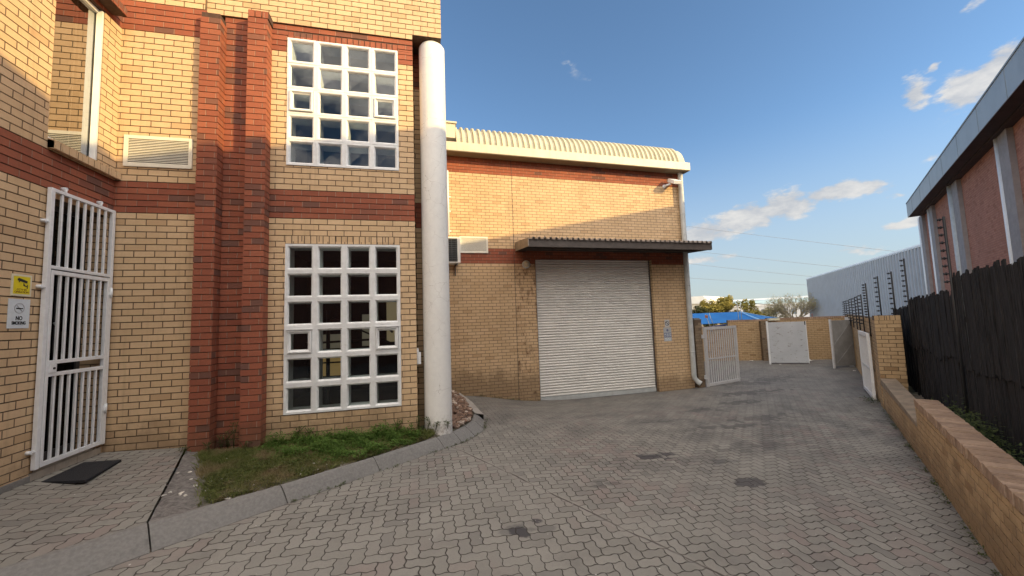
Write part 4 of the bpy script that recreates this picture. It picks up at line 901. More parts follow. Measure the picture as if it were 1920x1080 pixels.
def sheet_gate(label, A, B, z0, z1, front, frame):
    A = Vector((*A,0)); B = Vector((*B,0)); d = (B-A).normalized(); n = Vector((d.y,-d.x,0)); L = (B-A).length
    t = thing('sheet_gate', label, 'gate', (A.x,A.y,z0), 'sheet metal gates at the far end of the yard')
    def bx(mb, a, b_, o0, o1, za, zb):
        P = [A+d*a+n*o1, A+d*b_+n*o1, A+d*b_+n*o0, A+d*a+n*o0]; mb.hexa([(*p.xy, za) for p in P]+[(*p.xy, zb) for p in P])
    mb = MB(); bx(mb, .05, L-.012, .0, .006, z0+.04, (z0+z1)/2); bx(mb, .05, L-.012, .001, .0075, (z0+z1)/2-.03, z1-.02); mb.build('sheet', front, t)
    mb = MB(); bx(mb, 0, .06, -.03, .035, z0-.03, z1+.03); bx(mb, L-.02, L, -.02, .012, z0+.02, z1); bx(mb, .06, L-.02, -.03, -.001, z0+.04, z0+.09); bx(mb, .06, L-.02, -.03, -.001, z1-.07, z1-.02); bx(mb, .06, L-.02, -.03, -.001, (z0+z1)/2-.02, (z0+z1)/2+.02); mb.build('gate_frame', frame, t)
    mb = MB(); bx(mb, L-.06, L-.02, .0076, .012, z1-.16, z1-.01); mb.build('latch', M['black'], t)
    return t, A, d, n, L
sheet_gate('scuffed white sheet gate leaning open against the far wall', (14.72,14.18), (15.98,13.42), -2.25, -.46, M['gate_sheet'], M['white_steel'])
tg, A, d, n, L = sheet_gate('grey sheet gate with a diagonal brace, open at right angles to the tall wall', (15.50,12.06), (16.62,12.02), -2.24, -.42, M['grey_sheet'], M['white_worn'])
mb = MB()
for (a, za, b_, zb) in ((.08,-1.42,L-.06,-.46),(.08,-2.18,L-.06,-1.30)):
    p0, p1 = A+d*a+n*.016, A+d*b_+n*.016; mb.hexa([(*p0.xy,za-.02),(*p1.xy,zb-.02),(*(p1-n*.016).xy,zb-.02),(*(p0-n*.016).xy,za-.02),(*p0.xy,za+.02),(*p1.xy,zb+.02),(*(p1-n*.016).xy,zb+.02),(*(p0-n*.016).xy,za+.02)])
mb.build('brace', M['grey_sheet'], tg)
mb = MB(); rbox(mb, 20.42, 20.56, NW+.05, NW+.19, -2.35, -.34); tag(mb.build('gate_post', M['white_worn'], None, .006), 'white steel gate post carrying the grey sheet gate', 'gate post')
# brackets on the far wall
for (x, y, lab, sg_) in ((13.8,16.36,'slim electric fence bracket with a small rusty plate on the lower far wall',1),(14.9,15.84,'pair of slim electric fence rods behind the higher far wall',0)):
    t = thing('electric_fence_bracket', lab, 'fence bracket', (x,y,-.7)); mb = MB()
    if sg_: mb.tube([(x,y,-.9),(x-.22,y+.1,-.05)], .016, 6); mb.tube([(x+.1,y-.04,-.65),(x-.05,y+.06,.0)], .014, 6)
    else: mb.tube([(x,y,-.5),(x-.04,y,.42)], .014, 6); mb.tube([(x+.12,y-.05,-.5),(x+.1,y-.05,.40)], .014, 6)
    mb.build('rod', M['galv'], t)
    if sg_: mb = MB(); mb.box(x-.30,x-.14,y+.05,y+.06,-.22,-.08); mb.build('warning_plate', paint('rusty_plate', (.36,.15,.09), .8, .2, 20), t)

# blue shade canopy
cnp = thing('shade_canopy', 'blue shade net canopy stretched over the parking behind the far wall', 'shade canopy', (18,20,-2.3))
mb = MB()
def cam_pt(x, y, dist):           # not a projection trick: plain bearings measured on site, in metres from the viewpoint
    return Vector((sin(rad(x))*cos(rad(y))*dist, cos(rad(x))*cos(rad(y))*dist, sin(rad(y))*dist))
eL, eR = Vector((12.6,20.2,-.62)), Vector((18.9,18.6,-.47)); rL, rR = Vector((15.6,22.7,.02)), Vector((19.9,21.0,.03)); bL, bR = Vector((17.5,27.0,-.6)), Vector((24.3,22.2,-.52))
def patch(mb, a, b_, c, d, nu=14, nv=8, sag=.12, m=0):
    vs = []
    for i in range(nu+1):
        for j in range(nv+1):
            u_, v_ = i/nu, j/nv; p = a.lerp(b_, u_).lerp(d.lerp(c, u_), v_); p = p-Vector((0,0,sag*4*v_*(1-v_)*.6+sag*2*u_*(1-u_)*(1-v_))); vs.append(p)
    mb.mesh(vs, [(i*(nv+1)+j, (i+1)*(nv+1)+j, (i+1)*(nv+1)+j+1, i*(nv+1)+j+1) for i in range(nu) for j in range(nv)], m, True)
patch(mb, eL, eR, rR, rL); patch(mb, bR, bL, rL, rR); patch(mb, eR, bR, rR, rR, 10, 8, .08); patch(mb, bL, eL, rL, rL, 10, 8, .08)
mb.build('net', M['net'], cnp)
mb = MB(); mb.tube([rR+Vector((0,0,.0)), rR.lerp(eR,.5)-Vector((0,0,.03)), eR], .05, 6); mb.tube([rR, rR.lerp(bR,.5)-Vector((0,0,.03)), bR], .03, 6); mb.build('seam', M['net_edge'], cnp)
mb = MB(); mb.tube([eL-Vector((0,0,.03)), (eL+eR)/2-Vector((0,0,.27)), eR-Vector((0,0,.03))], .05, 6); mb.build('edge_cable', paint('navy_edge', (.01,.03,.12), .7), cnp)
for p in (eL, eR, bL, bR): mb = MB(); mb.tube([(p.x,p.y,-2.7),(p.x,p.y,p.z)], .05, 8); mb.build('post', M['galv'], cnp)

# ------------------------------------------------------------------ brick factory on the right
a3 = rad(52.37); u3 = Vector((sin(a3), cos(a3), 0)); n3 = Vector((-cos(a3), sin(a3), 0))
def fp(s, n, z=0.): p = u3*s+n3*n; return (p.x, p.y, z)
def fbox(mb, s0, s1, na, nb_, z0, z1, m=0):
    P = [fp(s1,na), fp(s0,na), fp(s0,nb_), fp(s1,nb_)]; mb.hexa([(p[0],p[1],z0) for p in P]+[(p[0],p[1],z1) for p in P], m)
fa = thing('brick_factory', 'tall salmon brick factory with grey pilasters and a deep blue grey fascia', 'factory', fp(15,-8,-2.3))
S0, S1 = -14, 33.07; NE = -4.0; NWALL = -4.7
mb = MB(); brick_panel(mb, fp(34.0,NWALL)[:2], fp(S0,NWALL)[:2], -2.7, 5.56, .25); brick_panel(mb, fp(34.0,-18)[:2], fp(34.0,NWALL-.011)[:2], -2.7, 5.56, .25); mb.build('brick_wall', [M['salmon'], paint('salmon_mortar', (.20,.115,.085), .9, .1)], fa)
mb = MB(); fbox(mb, S0, S1, NE-.02, NE, 5.30, 6.15); fbox(mb, S1-.02, S1, -18, NE-.021, 5.30, 6.15)
s = S0+2
P = [fp(S1,NE+.004), fp(S0,NE+.004)]
mb.build('fascia', M['fascia'], fa)
mb = MB(); s = S1-1.9
while s > S0: fbox(mb, s, s+.03, NE+.0005, NE+.006, 5.31, 6.14); s -= 2.55
fbox(mb, S0, S1+.01, NE-.01, NE+.02, 6.12, 6.17); mb.build('fascia_joints', paint('fascia_cover_strip', (.24,.28,.31), .5, .05), fa)
mb = MB(); fbox(mb, S0, S1-.02, NWALL+.01, NE-.03, 5.36, 5.42); fbox(mb, S0, S1-.02, NWALL+.005, NWALL+.25, 5.30, 5.36); mb.build('soffit', M['soffit'], fa)
mb = MB(); P = [fp(S1,NE-.02), fp(S0,NE-.02), fp(S0,-18), fp(S1,-18)]; mb.hexa([(p[0],p[1],6.0) for p in P]+[(p[0],p[1],6.1) for p in P]); mb.build('roof', M['galv'], fa)
for (s, w) in ((33.4,.9),(30.5,.85),(25.2,.95),(19.0,.85),(13.2,.9),(7.4,.9),(1.6,.9)):
    mb = MB(); fbox(mb, s-w/2, s+w/2, NWALL+.001, NWALL+.14, -2.7, 5.35); p = mb.build('pilaster', M['pilaster'], fa)
    mb = MB(); c_ = fp(s+w/2+.14, NWALL+.10); mb.tube([(c_[0],c_[1],-2.6),(c_[0],c_[1],5.34)], .085 if s != 25.2 else .15, 10); mb.build('downpipe', M['white_steel'] if s != 25.2 else M['galv'], fa)

# corrugated shed behind
sh = thing('corrugated_shed', 'pale blue grey corrugated steel shed behind the right boundary wall', 'shed', (42,30,-2.3))
SA, SB = Vector((50.7,41.8,0)), Vector((24.0,7.35,0)); SB = Vector((33.4,19.4,0))+(Vector((33.4,19.4,0))-SA).normalized()*1.5
d = (SB-SA).normalized(); n = Vector((d.y,-d.x,0)); n = n if n.dot(-SA) > 0 else -n; L = (SB-SA).length
mb = MB(); prof = []; s = 0.
while s < L: prof += [(s,0),(s+.27,0),(s+.29,.16),(s+.43,.16),(s+.45,0)]; s += .46
v = []
for s, o in prof:
    p = SA+d*s+n*o; v += [(p.x,p.y,-2.7), (p.x,p.y,4.05)]
mb.mesh(v, [(2*i, 2*i+2, 2*i+3, 2*i+1) for i in range(len(prof)-1)]); mb.build('cladding', M['shed'], sh)
mb = MB(); vs = []
for t in (0, L):
    for k in range(9):
        th = pi/2*k/8; p = SA+d*(t if t else -.2)+n*(.12-.35*(1-cos(th))); vs.append((p.x,p.y,3.98+.30*sin(th)))
    p = SA+d*t-n*9; vs.append((p.x,p.y,4.9))
mb.mesh(vs, [(k, k+1, 11+k-1, 10+k-1) if False else (k, 10+k, 10+k+1, k+1) for k in range(9)], 0, True); mb.build('eave_trim', M['shed_trim'], sh)
mb = MB(); p0 = SA; p1 = SA-n*12; mb.mesh([(p0.x,p0.y,-2.7),(p1.x,p1.y,-2.7),(p1.x,p1.y,4.2),(p0.x,p0.y,4.2)], [(0,1,2,3)]); mb.build('end_wall', M['shed'], sh)
mb = MB(); c_ = SA+d*1.15+n*.10; P = [c_-d*.5+n*.02, c_+d*.5+n*.02, c_+d*.5-n*.02, c_-d*.5-n*.02]; mb.hexa([(*p.xy,-.95) for p in P]+[(*p.xy,-.42) for p in P])
rs = thing('red_sign', 'small red sign high on the far corner of the corrugated shed', 'sign', (c_.x,c_.y,-.95)); mb.build('sign_board', M['cream_sign'], rs)
mb = MB(); P = [c_-d*.43+n*.03, c_+d*.43+n*.03, c_+d*.43+n*.021, c_-d*.43+n*.021]; mb.hexa([(*p.xy,-.89) for p in P]+[(*p.xy,-.48) for p in P]); mb.build('red_panel', M['red_sign'], rs)

# distant buildings
db = thing('distant_building', 'long pale building with a white roof edge far beyond the yard', 'building', cam_pt(46,0,125)-Vector((0,0,2.4)))
def wall_seg(mb, A, B, z0, z1, t=6., m=0):
    A = Vector((A[0],A[1],0)); B = Vector((B[0],B[1],0)); d = (B-A).normalized(); n = Vector((-d.y,d.x,0)); P = [A,B,B+n*t,A+n*t]; mb.hexa([(*p.xy,z0) for p in P]+[(*p.xy,z1) for p in P], m)
A = cam_pt(39.8,0,128); B = cam_pt(53.5,0,122)
mb = MB(); wall_seg(mb, A, B, -2.7, 1.6, 20); mb.build('wall', paint('pale_far_wall', (.66,.66,.66), .8, .08, .2), db)
mb = MB(); wall_seg(mb, A+Vector((-.3,-.5,0)), B+Vector((.3,-.5,0)), 1.55, 1.95, 20); mb.build('gutter', paint('white_far_trim', (.80,.80,.78), .6, .04, .2), db)
mb = MB(); dA = (B-A).normalized(); nn_ = Vector((-dA.y,dA.x,0)); mb.hexa([(*(A).xy,1.951),(*(B).xy,1.951),(*(B+nn_*12).xy,1.951),(*(A+nn_*12).xy,1.951),(*(A+nn_*5).xy,3.2),(*(B+nn_*5).xy,3.2),(*(B+nn_*12).xy,3.2),(*(A+nn_*12).xy,3.2)]); rfm = mb.build('roof', paint('teal_far_roof', (.40,.52,.54), .6, .15, .3), db)
mb = MB(); wall_seg(mb, A+nn_*4.8, B+nn_*4.8, 3.2, 3.65, 1.0); mb.build('ridge_cap', paint('white_ridge', (.82,.82,.80), .6, .04, .2), rfm)
mb = MB()
for i in range(14):
    q_ = A.lerp(B, (i+.5)/14); P = [q_-dA*.6-nn_*.03, q_+dA*.6-nn_*.03, q_+dA*.6+nn_*.05, q_-dA*.6+nn_*.05]; mb2 = MB(); mb2.hexa([(*p.xy,-.9) for p in P]+[(*p.xy,.6) for p in P]); mb2.build('window', paint('far_glazing', (.16,.20,.23), .3), db)
d2 = thing('distant_building', 'cream gabled building edge far behind the downpipe and olive trees', 'building', cam_pt(37,0,110)-Vector((0,0,2.4)))
A = cam_pt(34.0,0,112); B = cam_pt(39.35,0,108); mb = MB(); wall_seg(mb, A, B, -2.7, 2.9, 15); mb.build('wall', paint('cream_far_wall', (.70,.64,.50), .8, .08, .3), d2)
mb = MB(); dA = (B-A).normalized(); nn_ = Vector((-dA.y,dA.x,0)); A2 = A-nn_*.4; B2 = B-nn_*.4+dA*2.4
mb.hexa([(*A2.xy,2.9),(*B2.xy,2.3),(*(B2+nn_*16).xy,2.3),(*(A2+nn_*16).xy,2.9),(*A2.xy,4.3),(*(B2-dA*2.2).xy,4.3),(*(B2-dA*2.2+nn_*16).xy,4.3),(*(A2+nn_*16).xy,4.3)]); mb.build('roof', paint('cream_far_roof', (.80,.77,.68), .7, .05, .3), d2)
# street lamp
lp = cam_pt(45.0,0,75); sl = thing('street_lamp', 'street lamp with a pale globe on a dark arm before the bare tree', 'street lamp', (lp.x,lp.y,-2.5)); mb = MB()
mb.tube([(lp.x,lp.y,-2.7),(lp.x,lp.y,1.35)], .07, 8); e = cam_pt(46.9,.5,75); mb.tube([(lp.x,lp.y,1.35),(lp.x+.4,lp.y-.2,1.3),(e.x,e.y,.95)], .06, 8); mb.build('pole', M['greysteel'], sl)
mb = MB(); disc_stack(mb, (e.x,e.y,.62), (0,0,1), [(.02,0),(.22,.05),(.34,.2),(.36,.34),(.28,.52),(.12,.62),(.02,.64)], 14); mb.build('globe', paint('globe', (.82,.8,.72), .4), sl)

# ------------------------------------------------------------------ trees
def leaf_cloud(mb, blobs, count, size, m=0, flat_=.5, shell=.55):
    tot = sum(b_[3]*b_[4]*b_[5] for b_ in blobs)
    for (x, y, z, rx, ry, rz) in blobs:
        for _ in range(int(count*rx*ry*rz/tot)):
            while True:
                p = Vector((random.uniform(-1,1), random.uniform(-1,1), random.uniform(-1,1)))
                l = p.length
                if shell*random.random() < l < 1: break
            c = Vector((x+p.x*rx, y+p.y*ry, z+p.z*rz)); a = Vector((random.gauss(0,1), random.gauss(0,1), random.gauss(0,flat_))).normalized(); b_ = a.cross(Vector((random.gauss(0,1), random.gauss(0,1), random.gauss(0,1)))).normalized(); s = size*random.uniform(.6,1.5)
            mb.poly([c-a*s, c-b_*s*.45, c+a*s, c+b_*s*.45], m)
def bushy(label, az, dist, w, ztop, mat, n, seed, size=.16, group='trees beyond the far wall'):
    random.seed(seed); c = cam_pt(az,0,dist); t = thing('bushy_tree', label, 'tree', (c.x,c.y,-2.6), group)
    mb = MB(); mb.tube([(c.x,c.y,-2.7),(c.x+.1,c.y,-1.2),(c.x-.05,c.y,.0),(c.x,c.y,ztop-.9)], [.2,.16,.11,.04], 8)
    for k in range(7): a = k*.9+seed; mb.tube([(c.x,c.y,-1.2+.2*k),(c.x+cos(a)*w*.5,c.y+sin(a)*w*.5,.0+.15*k)], [.07,.02], 6)
    mb.build('trunk', M['bark'], t)
    bl = []
    for k in range(15):
        a = random.uniform(0,2*pi); r = w*math.sqrt(random.random())*.8; hh = random.uniform(-1.6, ztop-.55)*(1-.30*(r/w)); s = random.uniform(.45,.95)
        bl.append((c.x+cos(a)*r, c.y+sin(a)*r, hh, s*1.0, s*1.0, s*.75))
    for k in range(4): a = random.uniform(0,2*pi); bl.append((c.x+cos(a)*w*.3, c.y+sin(a)*w*.3, ztop-.45-random.random()*.4, .38, .38, .55))
    mb = MB(); leaf_cloud(mb, bl, n, size); mb.build('crown', mat, t)
bushy('olive green bushy tree, the left one behind the canopy', 40.0, 60, 2.4, 1.9, M['olive'], 3600, 3)
bushy('olive green bushy tree, the tallest in the middle of the row', 42.0, 61, 2.2, 2.4, M['olive'], 3600, 5)
bushy('olive green bushy tree at the right end of the row', 44.4, 60, 2.2, 1.75, M['olive'], 3400, 8)
bushy('dark green bush beside the downpipe, left of the olive trees', 38.4, 55, 1.5, 1.0, M['olive_dark'], 2600, 11)
bushy('low pale green bush under the bare tree', 46.6, 62, 1.8, .7, M['twig_leaf'], 1800, 14, .12)
def bare_tree(label, az, dist, ztop, seed):
    random.seed(seed); c = cam_pt(az,0,dist); t = thing('bare_tree', label, 'tree', (c.x,c.y,-2.6), 'trees beyond the far wall'); mb = MB(); tips = []
    def grow(p, d, l, r, lv):
        q_ = p+d*l; mid = p.lerp(q_, .5)+Vector((random.gauss(0,.04),random.gauss(0,.04),0))*l
        mb.tube([p, mid, q_], [r, r*.85, r*.65], 5, 0, False)
        if lv == 0: tips.append(q_); return
        for _ in range(3 if lv > 1 else 4):
            dd = (d+Vector((random.gauss(0,.42),random.gauss(0,.42),random.gauss(.08,.3)))).normalized(); grow(p.lerp(q_, random.uniform(.6,1)), dd, l*random.uniform(.62,.85), r*.58, lv-1)
        tips.append(q_)
    for k in range(7):
        a = 2*pi*k/7+random.random(); grow(Vector((c.x,c.y,-2.6)), Vector((cos(a)*.42,sin(a)*.42,1)).normalized(), 1.9, .10, 4)
    mb.build('branches', M['bark'], t); mb = MB()
    for p in tips:
        for _ in range(3):
            cc = p+Vector((random.gauss(0,.16),random.gauss(0,.16),random.gauss(0,.16))); a = Vector((random.gauss(0,1),random.gauss(0,1),random.gauss(0,1))).normalized(); b_ = a.cross(Vector((0,0,1))).normalized(); s = random.uniform(.05,.1); mb.poly([cc-a*s, cc-b_*s*.6, cc+a*s, cc+b_*s*.6])
    mb.build('sparse_leaves', M['twig_leaf'], t)
bare_tree('nearly bare pale tree with fanning branches left of the corrugated shed', 48.9, 62, 3.4, 21)
random.seed(31)

# power lines
def wire(label, az0, el0, az1, el1, dist):
    A = cam_pt(az0, el0, dist); B = cam_pt(az1, el1, dist*1.0); d = B-A; A = A-d*1.0; B = B+d*1.4; mb = MB()
    pts = [A.lerp(B, i/24)+Vector((0,0,-.9*(1-(2*i/24-1)**2)+.75)) for i in range(25)]; mb.tube(pts, .030, 5)
    tag(mb.build('power_line', paint('aluminium_wire', (.26,.28,.31), .6)), label, 'power line', 'power lines crossing the sky')
wire('topmost power line crossing the long cloud', 39.47, 11.2, 57.34, 6.06, 90); wire('power line just below the canopy tip, second from the top', 40.5, 7.83, 53.3, 4.78, 92)
wire('power line second from the bottom of the four', 37.88, 6.69, 50.35, 4.04, 94); wire('lowest power line, nearest to the tree tops', 37.75, 4.79, 50.27, 2.99, 96)

# ------------------------------------------------------------------ planting
def bed_z(x, y):
    yk = np.interp(x, [p[0] for p in KBP[:6]], [p[1] for p in KBP[:6]]); zk = np.interp(x, [p[0] for p in KBP[:6]], [p[2] for p in KBP[:6]])
    zw = np.interp(x, [p[0] for p in WALLP[:6]], [p[2] for p in WALLP[:6]]); f = min(1, max(0, (y-yk)/max(.1, 6.2-yk))); return float(zk+(zw-zk)*f)
def inside(x, y):
    if not (-2.75 < x < .25): return False
    yk = np.interp(x, [p[0] for p in KB[:5]], [p[1] for p in KB[:5]])
    return yk+.05 < y < 6.19 and not (x < -2.03 and y > 5.98) and (x-.3)**2+(y-6.43)**2 > .25**2
mb = MB(); wmb = MB(); cnt = 0
while cnt < 46000:
    x, y = random.uniform(-2.75,.25), random.uniform(4.0,6.2)
    if not inside(x, y): continue
    yk = np.interp(x, [p[0] for p in KB[:5]], [p[1] for p in KB[:5]]); f = (y-yk)/max(.2, 6.2-yk); edge = min(1, max(0, (x+2.75-.47*(6.05-y)+.05)/.16))
    patchy = .5+.5*sin(x*7.1+y*3.3)*sin(y*8.7-x*2.9)
    if random.random() > edge*(.25+.75*f)*(.35+.65*patchy): cnt += .1; continue
    cnt += 1; z = bed_z(x, y); h = random.uniform(.015,.055)*(.7+.7*f); a = random.uniform(0,2*pi); w = random.uniform(.0025,.0055); lx, ly = random.gauss(0,.5)*h, random.gauss(0,.5)*h; dx, dy = cos(a)*w, sin(a)*w
    mb.poly([(x-dx,y-dy,z-.01),(x+dx,y+dy,z-.01),(x+dx*.7+lx*.5,y+dy*.7+ly*.5,z+h*.6),(x+lx,y+ly,z+h)])
tag(mb.build('planter_grass', M['grass']), 'short patchy grass growing in the planter', 'grass', kind='stuff')
def rosette(mb, x, y, z, h, n, spread, ls=.03):
    for _ in range(n):
        a = random.uniform(0,2*pi); r = random.random()*spread; hh = h*random.uniform(.25,1); c = Vector((x+cos(a)*r, y+sin(a)*r, z+hh)); d = Vector((cos(a+random.gauss(0,.6)), sin(a+random.gauss(0,.6)), random.uniform(-.2,.8))).normalized(); s = d.cross(Vector((0,0,1))).normalized(); L = ls*random.uniform(.6,1.5)
        mb.poly([c-d*L*.5, c+s*L*.28, c+d*L*.6, c-s*L*.28])
mb = MB()
for _ in range(2300):
    x = random.gauss(-.95,.6); y = random.uniform(5.1,6.17)
    if x > .02 or x < -2.0 or not inside(x, y) or y < 5.42+.20*abs(x+.9)+random.gauss(0,.10): continue
    lump = .6+.5*sin(x*9.3)*sin(y*11+x*4); h = random.uniform(.05,.19)*(1.35 if y > 5.85 else .85)*lump; rosette(mb, x, y, bed_z(x, y), h, 20, .06, .024)
for _ in range(60): x = random.uniform(-2.0,.0); y = 6.15-random.random()*.15; rosette(mb, x, y, bed_z(x, y), random.uniform(.06,.2), 22, .05, .03)
tag(mb.build('weed_patch', M['weed']), 'lush green weeds growing under the lower window', 'weeds', kind='stuff')
mb = MB()
for (x, y, h) in ((-2.34,5.98,.38),(-2.4,5.99,.28),(-2.55,6.15,.2),(-2.62,5.98,.16),(-2.9,5.98,.12),(-1.62,6.16,.22),(-1.5,6.15,.18),(.0,6.15,.22),(.12,6.2,.18),(-.3,6.16,.2),(-2.2,5.98,.12),(.25,6.17,.1),(.42,6.19,.1)):
    rosette(mb, x, y, -1.58, h, 70, .07, .022)
    for k in range(3): mb.tube([(x,y,-1.6),(x+random.gauss(0,.03),y-.01,-1.58+h*.6),(x+random.gauss(0,.05),y-.02,-1.58+h)], .003, 4)
gmb = MB(); k_ = 0
while k_ < 4200:
    x, y = random.uniform(-2.6,.2), random.uniform(4.1,6.1)
    if not inside(x, y): continue
    k_ += 1
    fk = (y-np.interp(x, [p[0] for p in KB[:5]], [p[1] for p in KB[:5]]))
    if random.random() < (.18 if sin(x*5.3+1)*sin(y*6.1)+random.gauss(0,.25) > .2-(.55 if fk < .5 else 0) else .9)*min(1, max(0, (x+2.75-.47*(6.05-y))/.12)): rosette(gmb, x, y, bed_z(x, y)-.004, random.uniform(.015,.055), 12, .05, .021)
tag(gmb.build('ground_cover', M['cover']), 'low creeping ground cover spread over the planter', 'ground cover', kind='stuff')
tag(mb.build('wall_weeds', M['weed_dull']), 'thin weeds sprouting where the piers and wall meet the soil', 'weeds', kind='stuff')
mb = MB()                                            # weeds along kerbs, warehouse wall and low wall
for _ in range(60):
    i = random.choice((2,3,3,4,5,6,7,7)); t = random.random(); f = Vector(KF[i]).lerp(Vector(KF[i+1]), t); rosette(mb, f.x+random.gauss(.02,.02), f.y-.01, f.z+.01, random.uniform(.01,.04 if i < 6 else .1), 14, .03, .014)
for _ in range(46):
    s = random.uniform(3.5,12); n_ = NW+.03; p = rp(s, n_); rosette(mb, p[0], p[1], gz(p[0],p[1])-.005, random.uniform(.02,.09), 30, .06, .018)
for _ in range(40):
    t = random.uniform(1.0,3.3); p = wp(t,.03); rosette(mb, p[0], p[1], gz(p[0],p[1]), random.uniform(.02,.07)*(2.5 if abs(t-1.9) < .1 else 1), 16, .04, .016)
p = rp(12.7, NW+.12)
for k in range(6): rosette(mb, p[0]+random.gauss(0,.1), p[1]+random.gauss(0,.1), gz(p[0],p[1]), .12, 40, .1, .03)
tag(mb.build('joint_weeds', M['weed_dull']), 'small weed tufts along the kerb and wall bases', 'weeds', kind='stuff')
mb = MB()
for _ in range(110):
    s = random.gauss(7.4,.7); n_ = random.uniform(NF+.08, NW-.28); p = rp(s, n_); rosette(mb, p[0], p[1], -1.80, random.uniform(.15,.5), 40, .14, .035)
tag(mb.build('fence_weeds', M['weed_dull']), 'dark leafy weeds between the low wall and the timber fence', 'weeds', kind='stuff')
# stones beside the column
def stone_verts(c, s):
    bm = bmesh.new(); bmesh.ops.create_icosphere(bm, subdivisions=1, radius=1)
    sx, sy, sz = s*random.uniform(.7,1.4), s*random.uniform(.7,1.4), s*random.uniform(.35,.8); rot = Matrix.Rotation(random.random()*6, 3, 'Z')@Matrix.Rotation(random.gauss(0,.4), 3, 'X')
    vs = [Vector(c)+rot@Vector((v.co.x*sx*random.uniform(.75,1.15), v.co.y*sy*random.uniform(.75,1.15), v.co.z*sz*random.uniform(.8,1.1))) for v in bm.verts]; fs = [tuple(v.index for v in f.verts) for f in bm.faces]; bm.free(); return vs, fs
mb = MB()
for _ in range(900):
    y = random.uniform(6.55,10.5); xr = np.interp(y, [6.4,6.72,7.12,7.72,9.2,10.6], [.50,.70,.90,1.02,1.0,.90])
    x = random.uniform(.47, xr-.02)
    if (x-.3)**2+(y-6.43)**2 < .26**2: continue
    hill = .22*math.exp(-((y-8.6)/1.3)**2)*max(0, 1-(x-.46)/(xr-.4)); v, f = stone_verts((x, y, -1.71-.02*(y-6.5)+hill+random.uniform(0,.03)), random.uniform(.02,.06)); mb.mesh(v, f)
tag(mb.build('stone_bed', M['stone']), 'brown and pale stones heaped in the bed right of the white column', 'stones', kind='stuff')
mb = MB()
for _ in range(150):
    x, y = random.uniform(-2.7,.3), random.uniform(4.1,6.1)
    if inside(x, y) and random.random() < (.9 if y < 5.3 else .4): v, f = stone_verts((x, y, bed_z(x, y)+.008), random.uniform(.008,.026)); mb.mesh(v, f)
tag(mb.build('pebbles', paint('pale_pebbles', (.60,.56,.50), .9, .25, 30)), 'pale pebbles scattered over the planter soil', 'pebbles', kind='stuff')
plabs = ['white paper scrap on the ground under the far brick wall between the two sheet gates','small white scrap beside the foot of the scuffed white sheet gate','tiny white scrap on the paving in front of the grey sheet gate','white scrap against the far wall behind the barred gate','white scrap at the foot of the low wall']
for i, (x, y, s) in enumerate(((17.0,14.2,.16),(14.9,13.8,.07),(15.3,11.2,.07),(14.9,15.3,.12),(5.7,3.15,.025))):
    mb = MB(); z = gz(x, y)+.015; vs = []
    for a in range(4):
        for b_ in range(4): vs.append((x+(a-1.5)*s*.5+random.gauss(0,s*.08), y+(b_-1.5)*s*.4+random.gauss(0,s*.08), z+abs(random.gauss(0,s*.22))))
    mb.mesh(vs, [(a*4+b_, a*4+b_+1, a*4+b_+5, a*4+b_+4) for a in range(3) for b_ in range(3)]); tag(mb.build('paper_scrap', M['paper']), plabs[i], 'litter', 'scraps of litter')

# ------------------------------------------------------------------ light, sky, camera
S = Vector((1.197,-1.0,.527)).normalized(); el = math.asin(S.z); az = math.atan2(S.x, S.y)
sun = bpy.data.lights.new('sun', 'SUN'); sun.energy = 2.6; sun.angle = rad(.55); sun.color = (1,.715,.31)
so = bpy.data.objects.new('sun', sun); C.objects.link(so); so.rotation_euler = (-S).to_track_quat('-Z', 'Y').to_euler(); so.location = (10,-10,20)
w = bpy.data.worlds.new('World'); bpy.context.scene.world = w; w.use_nodes = True; w.node_tree.nodes.clear(); k = NT(w.node_tree)
out = k.new('ShaderNodeOutputWorld'); bg = k.new('ShaderNodeBackground'); k.l.new(bg.outputs[0], out.inputs[0])
sky = k.new('ShaderNodeTexSky', sky_type='NISHITA'); sky.sun_disc = False; sky.sun_elevation = el; sky.sun_rotation = az; sky.altitude = 1500; sky.air_density = 1.0; sky.dust_density = .7; sky.ozone_density = 1.2
D = k.vmath('NORMALIZE', k.new('ShaderNodeTexCoord').outputs['Generated']); dx, dy, dz = k.sep(D)
A_ = k.math('MULTIPLY', k.math('ARCTAN2', dx, dy), 180/pi); E_ = k.math('MULTIPLY', k.math('ARCSINE', dz), 180/pi)
nz = k.noise(k.vmath('MULTIPLY', D, (1,1,2.2)), 14, 9, .62); nz2 = k.noise(k.vmath('MULTIPLY', D, (1,1,1.8)), 3.0, 7, .62)
warpx, warpy, _z = k.sep(k.noise(D, 9, 4, .6, 'Color'))
Aw = k.math('ADD', A_, k.math('MULTIPLY', k.math('SUBTRACT', warpx, .5), 5.0)); Ew = k.math('ADD', E_, k.math('MULTIPLY', k.math('SUBTRACT', warpy, .5), 2.6))
tot = None
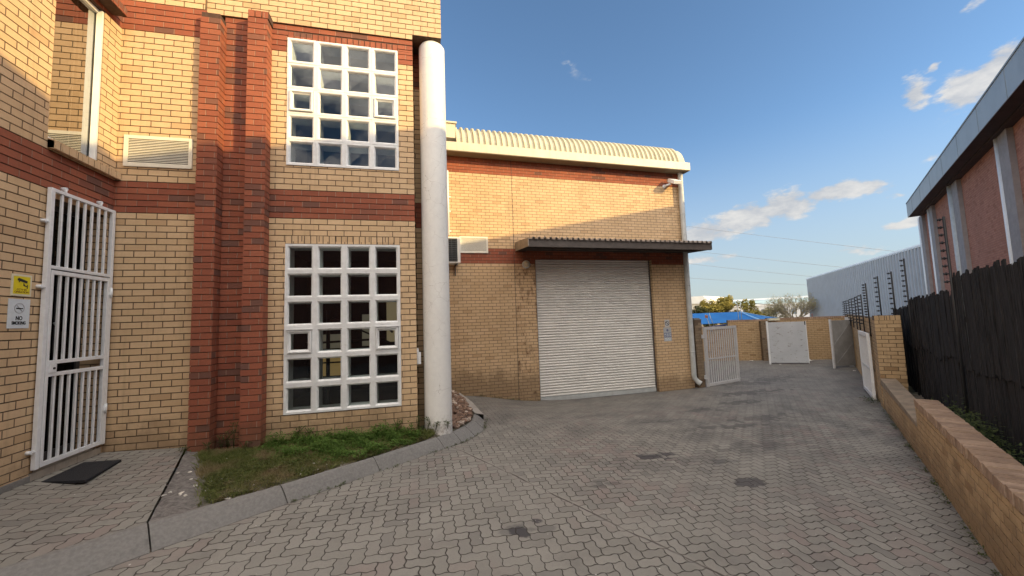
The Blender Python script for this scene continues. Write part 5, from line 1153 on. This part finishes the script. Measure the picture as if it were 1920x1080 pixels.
for (a, e, sx, sy, tilt, st) in ((40.0,10.6,4.4,1.6,.06,1.1),(44.5,11.7,4.2,1.9,.14,1.1),(49,12.7,3.8,1.7,.10,1.1),(53.5,13.0,3.2,1.2,.0,1.05),(56.3,12.9,2.2,.8,-.1,.9),(58.4,12.2,1.8,.5,0,.7),
        (60.3,20.8,1.5,1.7,0,1.05),(64.6,19.9,2.2,1.7,.3,1.05),(66.8,21.3,2.0,1.2,.4,1.0),(62.4,22.7,.9,.4,.2,.75),(64.9,26.3,1.1,.5,.3,.55),(58.9,8.3,1.5,.5,.0,.9),(60.5,8.5,1.5,.6,.0,.9),(41,7.0,4.2,.6,-.05,.75),(54.5,6.4,4.5,.7,-.02,.6),(48,5.3,3,.5,0,.35),(23.6,33.8,2.2,1.8,0,.30),(27,32,2.2,1.4,.2,.28),(61.5,14.5,1.0,.4,.2,.5),(59,11.5,1.8,.3,.0,.55)):
    u_ = k.math('SUBTRACT', Aw, a); v_ = k.math('SUBTRACT', k.math('SUBTRACT', Ew, e), k.math('MULTIPLY', u_, tilt))
    q_ = k.math('ADD', k.math('POWER', k.math('ABSOLUTE', k.math('DIVIDE', u_, sx)), 2.), k.math('POWER', k.math('ABSOLUTE', k.math('DIVIDE', v_, sy)), 2.))
    g_ = k.math('MULTIPLY', k.math('EXPONENT', k.math('MULTIPLY', q_, -.8)), st); tot = g_ if tot is None else k.math('MAXIMUM', tot, g_)
dens = k.math('ADD', tot, k.math('MULTIPLY', k.math('SUBTRACT', nz, .5), 2.3))
mask = k.math('MULTIPLY', k.ramp(dens, .36, .80), k.ramp(tot, .08, .45))
behind = k.math('MULTIPLY', k.ramp(nz2, .36, .56), k.math('MULTIPLY', k.ramp(dy, .12, -.22), k.ramp(dz, .03, .2)))  # unseen cloud cover behind the camera, widened and brightened as fill light
shade = k.ramp(nz, .35, .7); cc = k.mix(shade, (1.95,2.0,2.1), (2.95,2.85,2.7))
base = k.mix(k.ramp(E_, 0, 24, .85, .0), k.vmath('MULTIPLY', sky.outputs[0], (.64,.75,.80)), (1.75,1.92,2.0))
col = k.mix(k.math('MULTIPLY', mask, .9), base, cc)
col = k.mix(k.math('MULTIPLY', behind, .9), col, k.mix(shade, (13.5,12.4,11.1), (20.5,18.6,16.2)))
k.put(bg.inputs[0], col); bg.inputs[1].default_value = .125
cam = bpy.data.cameras.new('camera'); co = bpy.data.objects.new('camera', cam); C.objects.link(co)
cam.sensor_width = 36; cam.lens = 740/1920*36; cam.clip_start = .05; cam.clip_end = 3000
pi_, ro, ya = rad(4.65), rad(-1.97), rad(13.6)
F = Vector((sin(ya)*cos(pi_), cos(ya)*cos(pi_), sin(pi_))); r = Vector((cos(ya), -sin(ya), 0)); u = r.cross(F)
R2 = r*cos(ro)+u*sin(ro); U2 = -r*sin(ro)+u*cos(ro)
m = Matrix((R2, U2, -F)).transposed().to_4x4(); m.translation = Vector((0,0,ZC)); co.matrix_world = m
sc = bpy.context.scene; sc.camera = co
sc.view_settings.view_transform = 'Standard'; sc.view_settings.look = 'None'; sc.view_settings.exposure = 1.21; sc.view_settings.gamma = 1
sc.cycles.max_bounces = 8; sc.cycles.transparent_max_bounces = 12
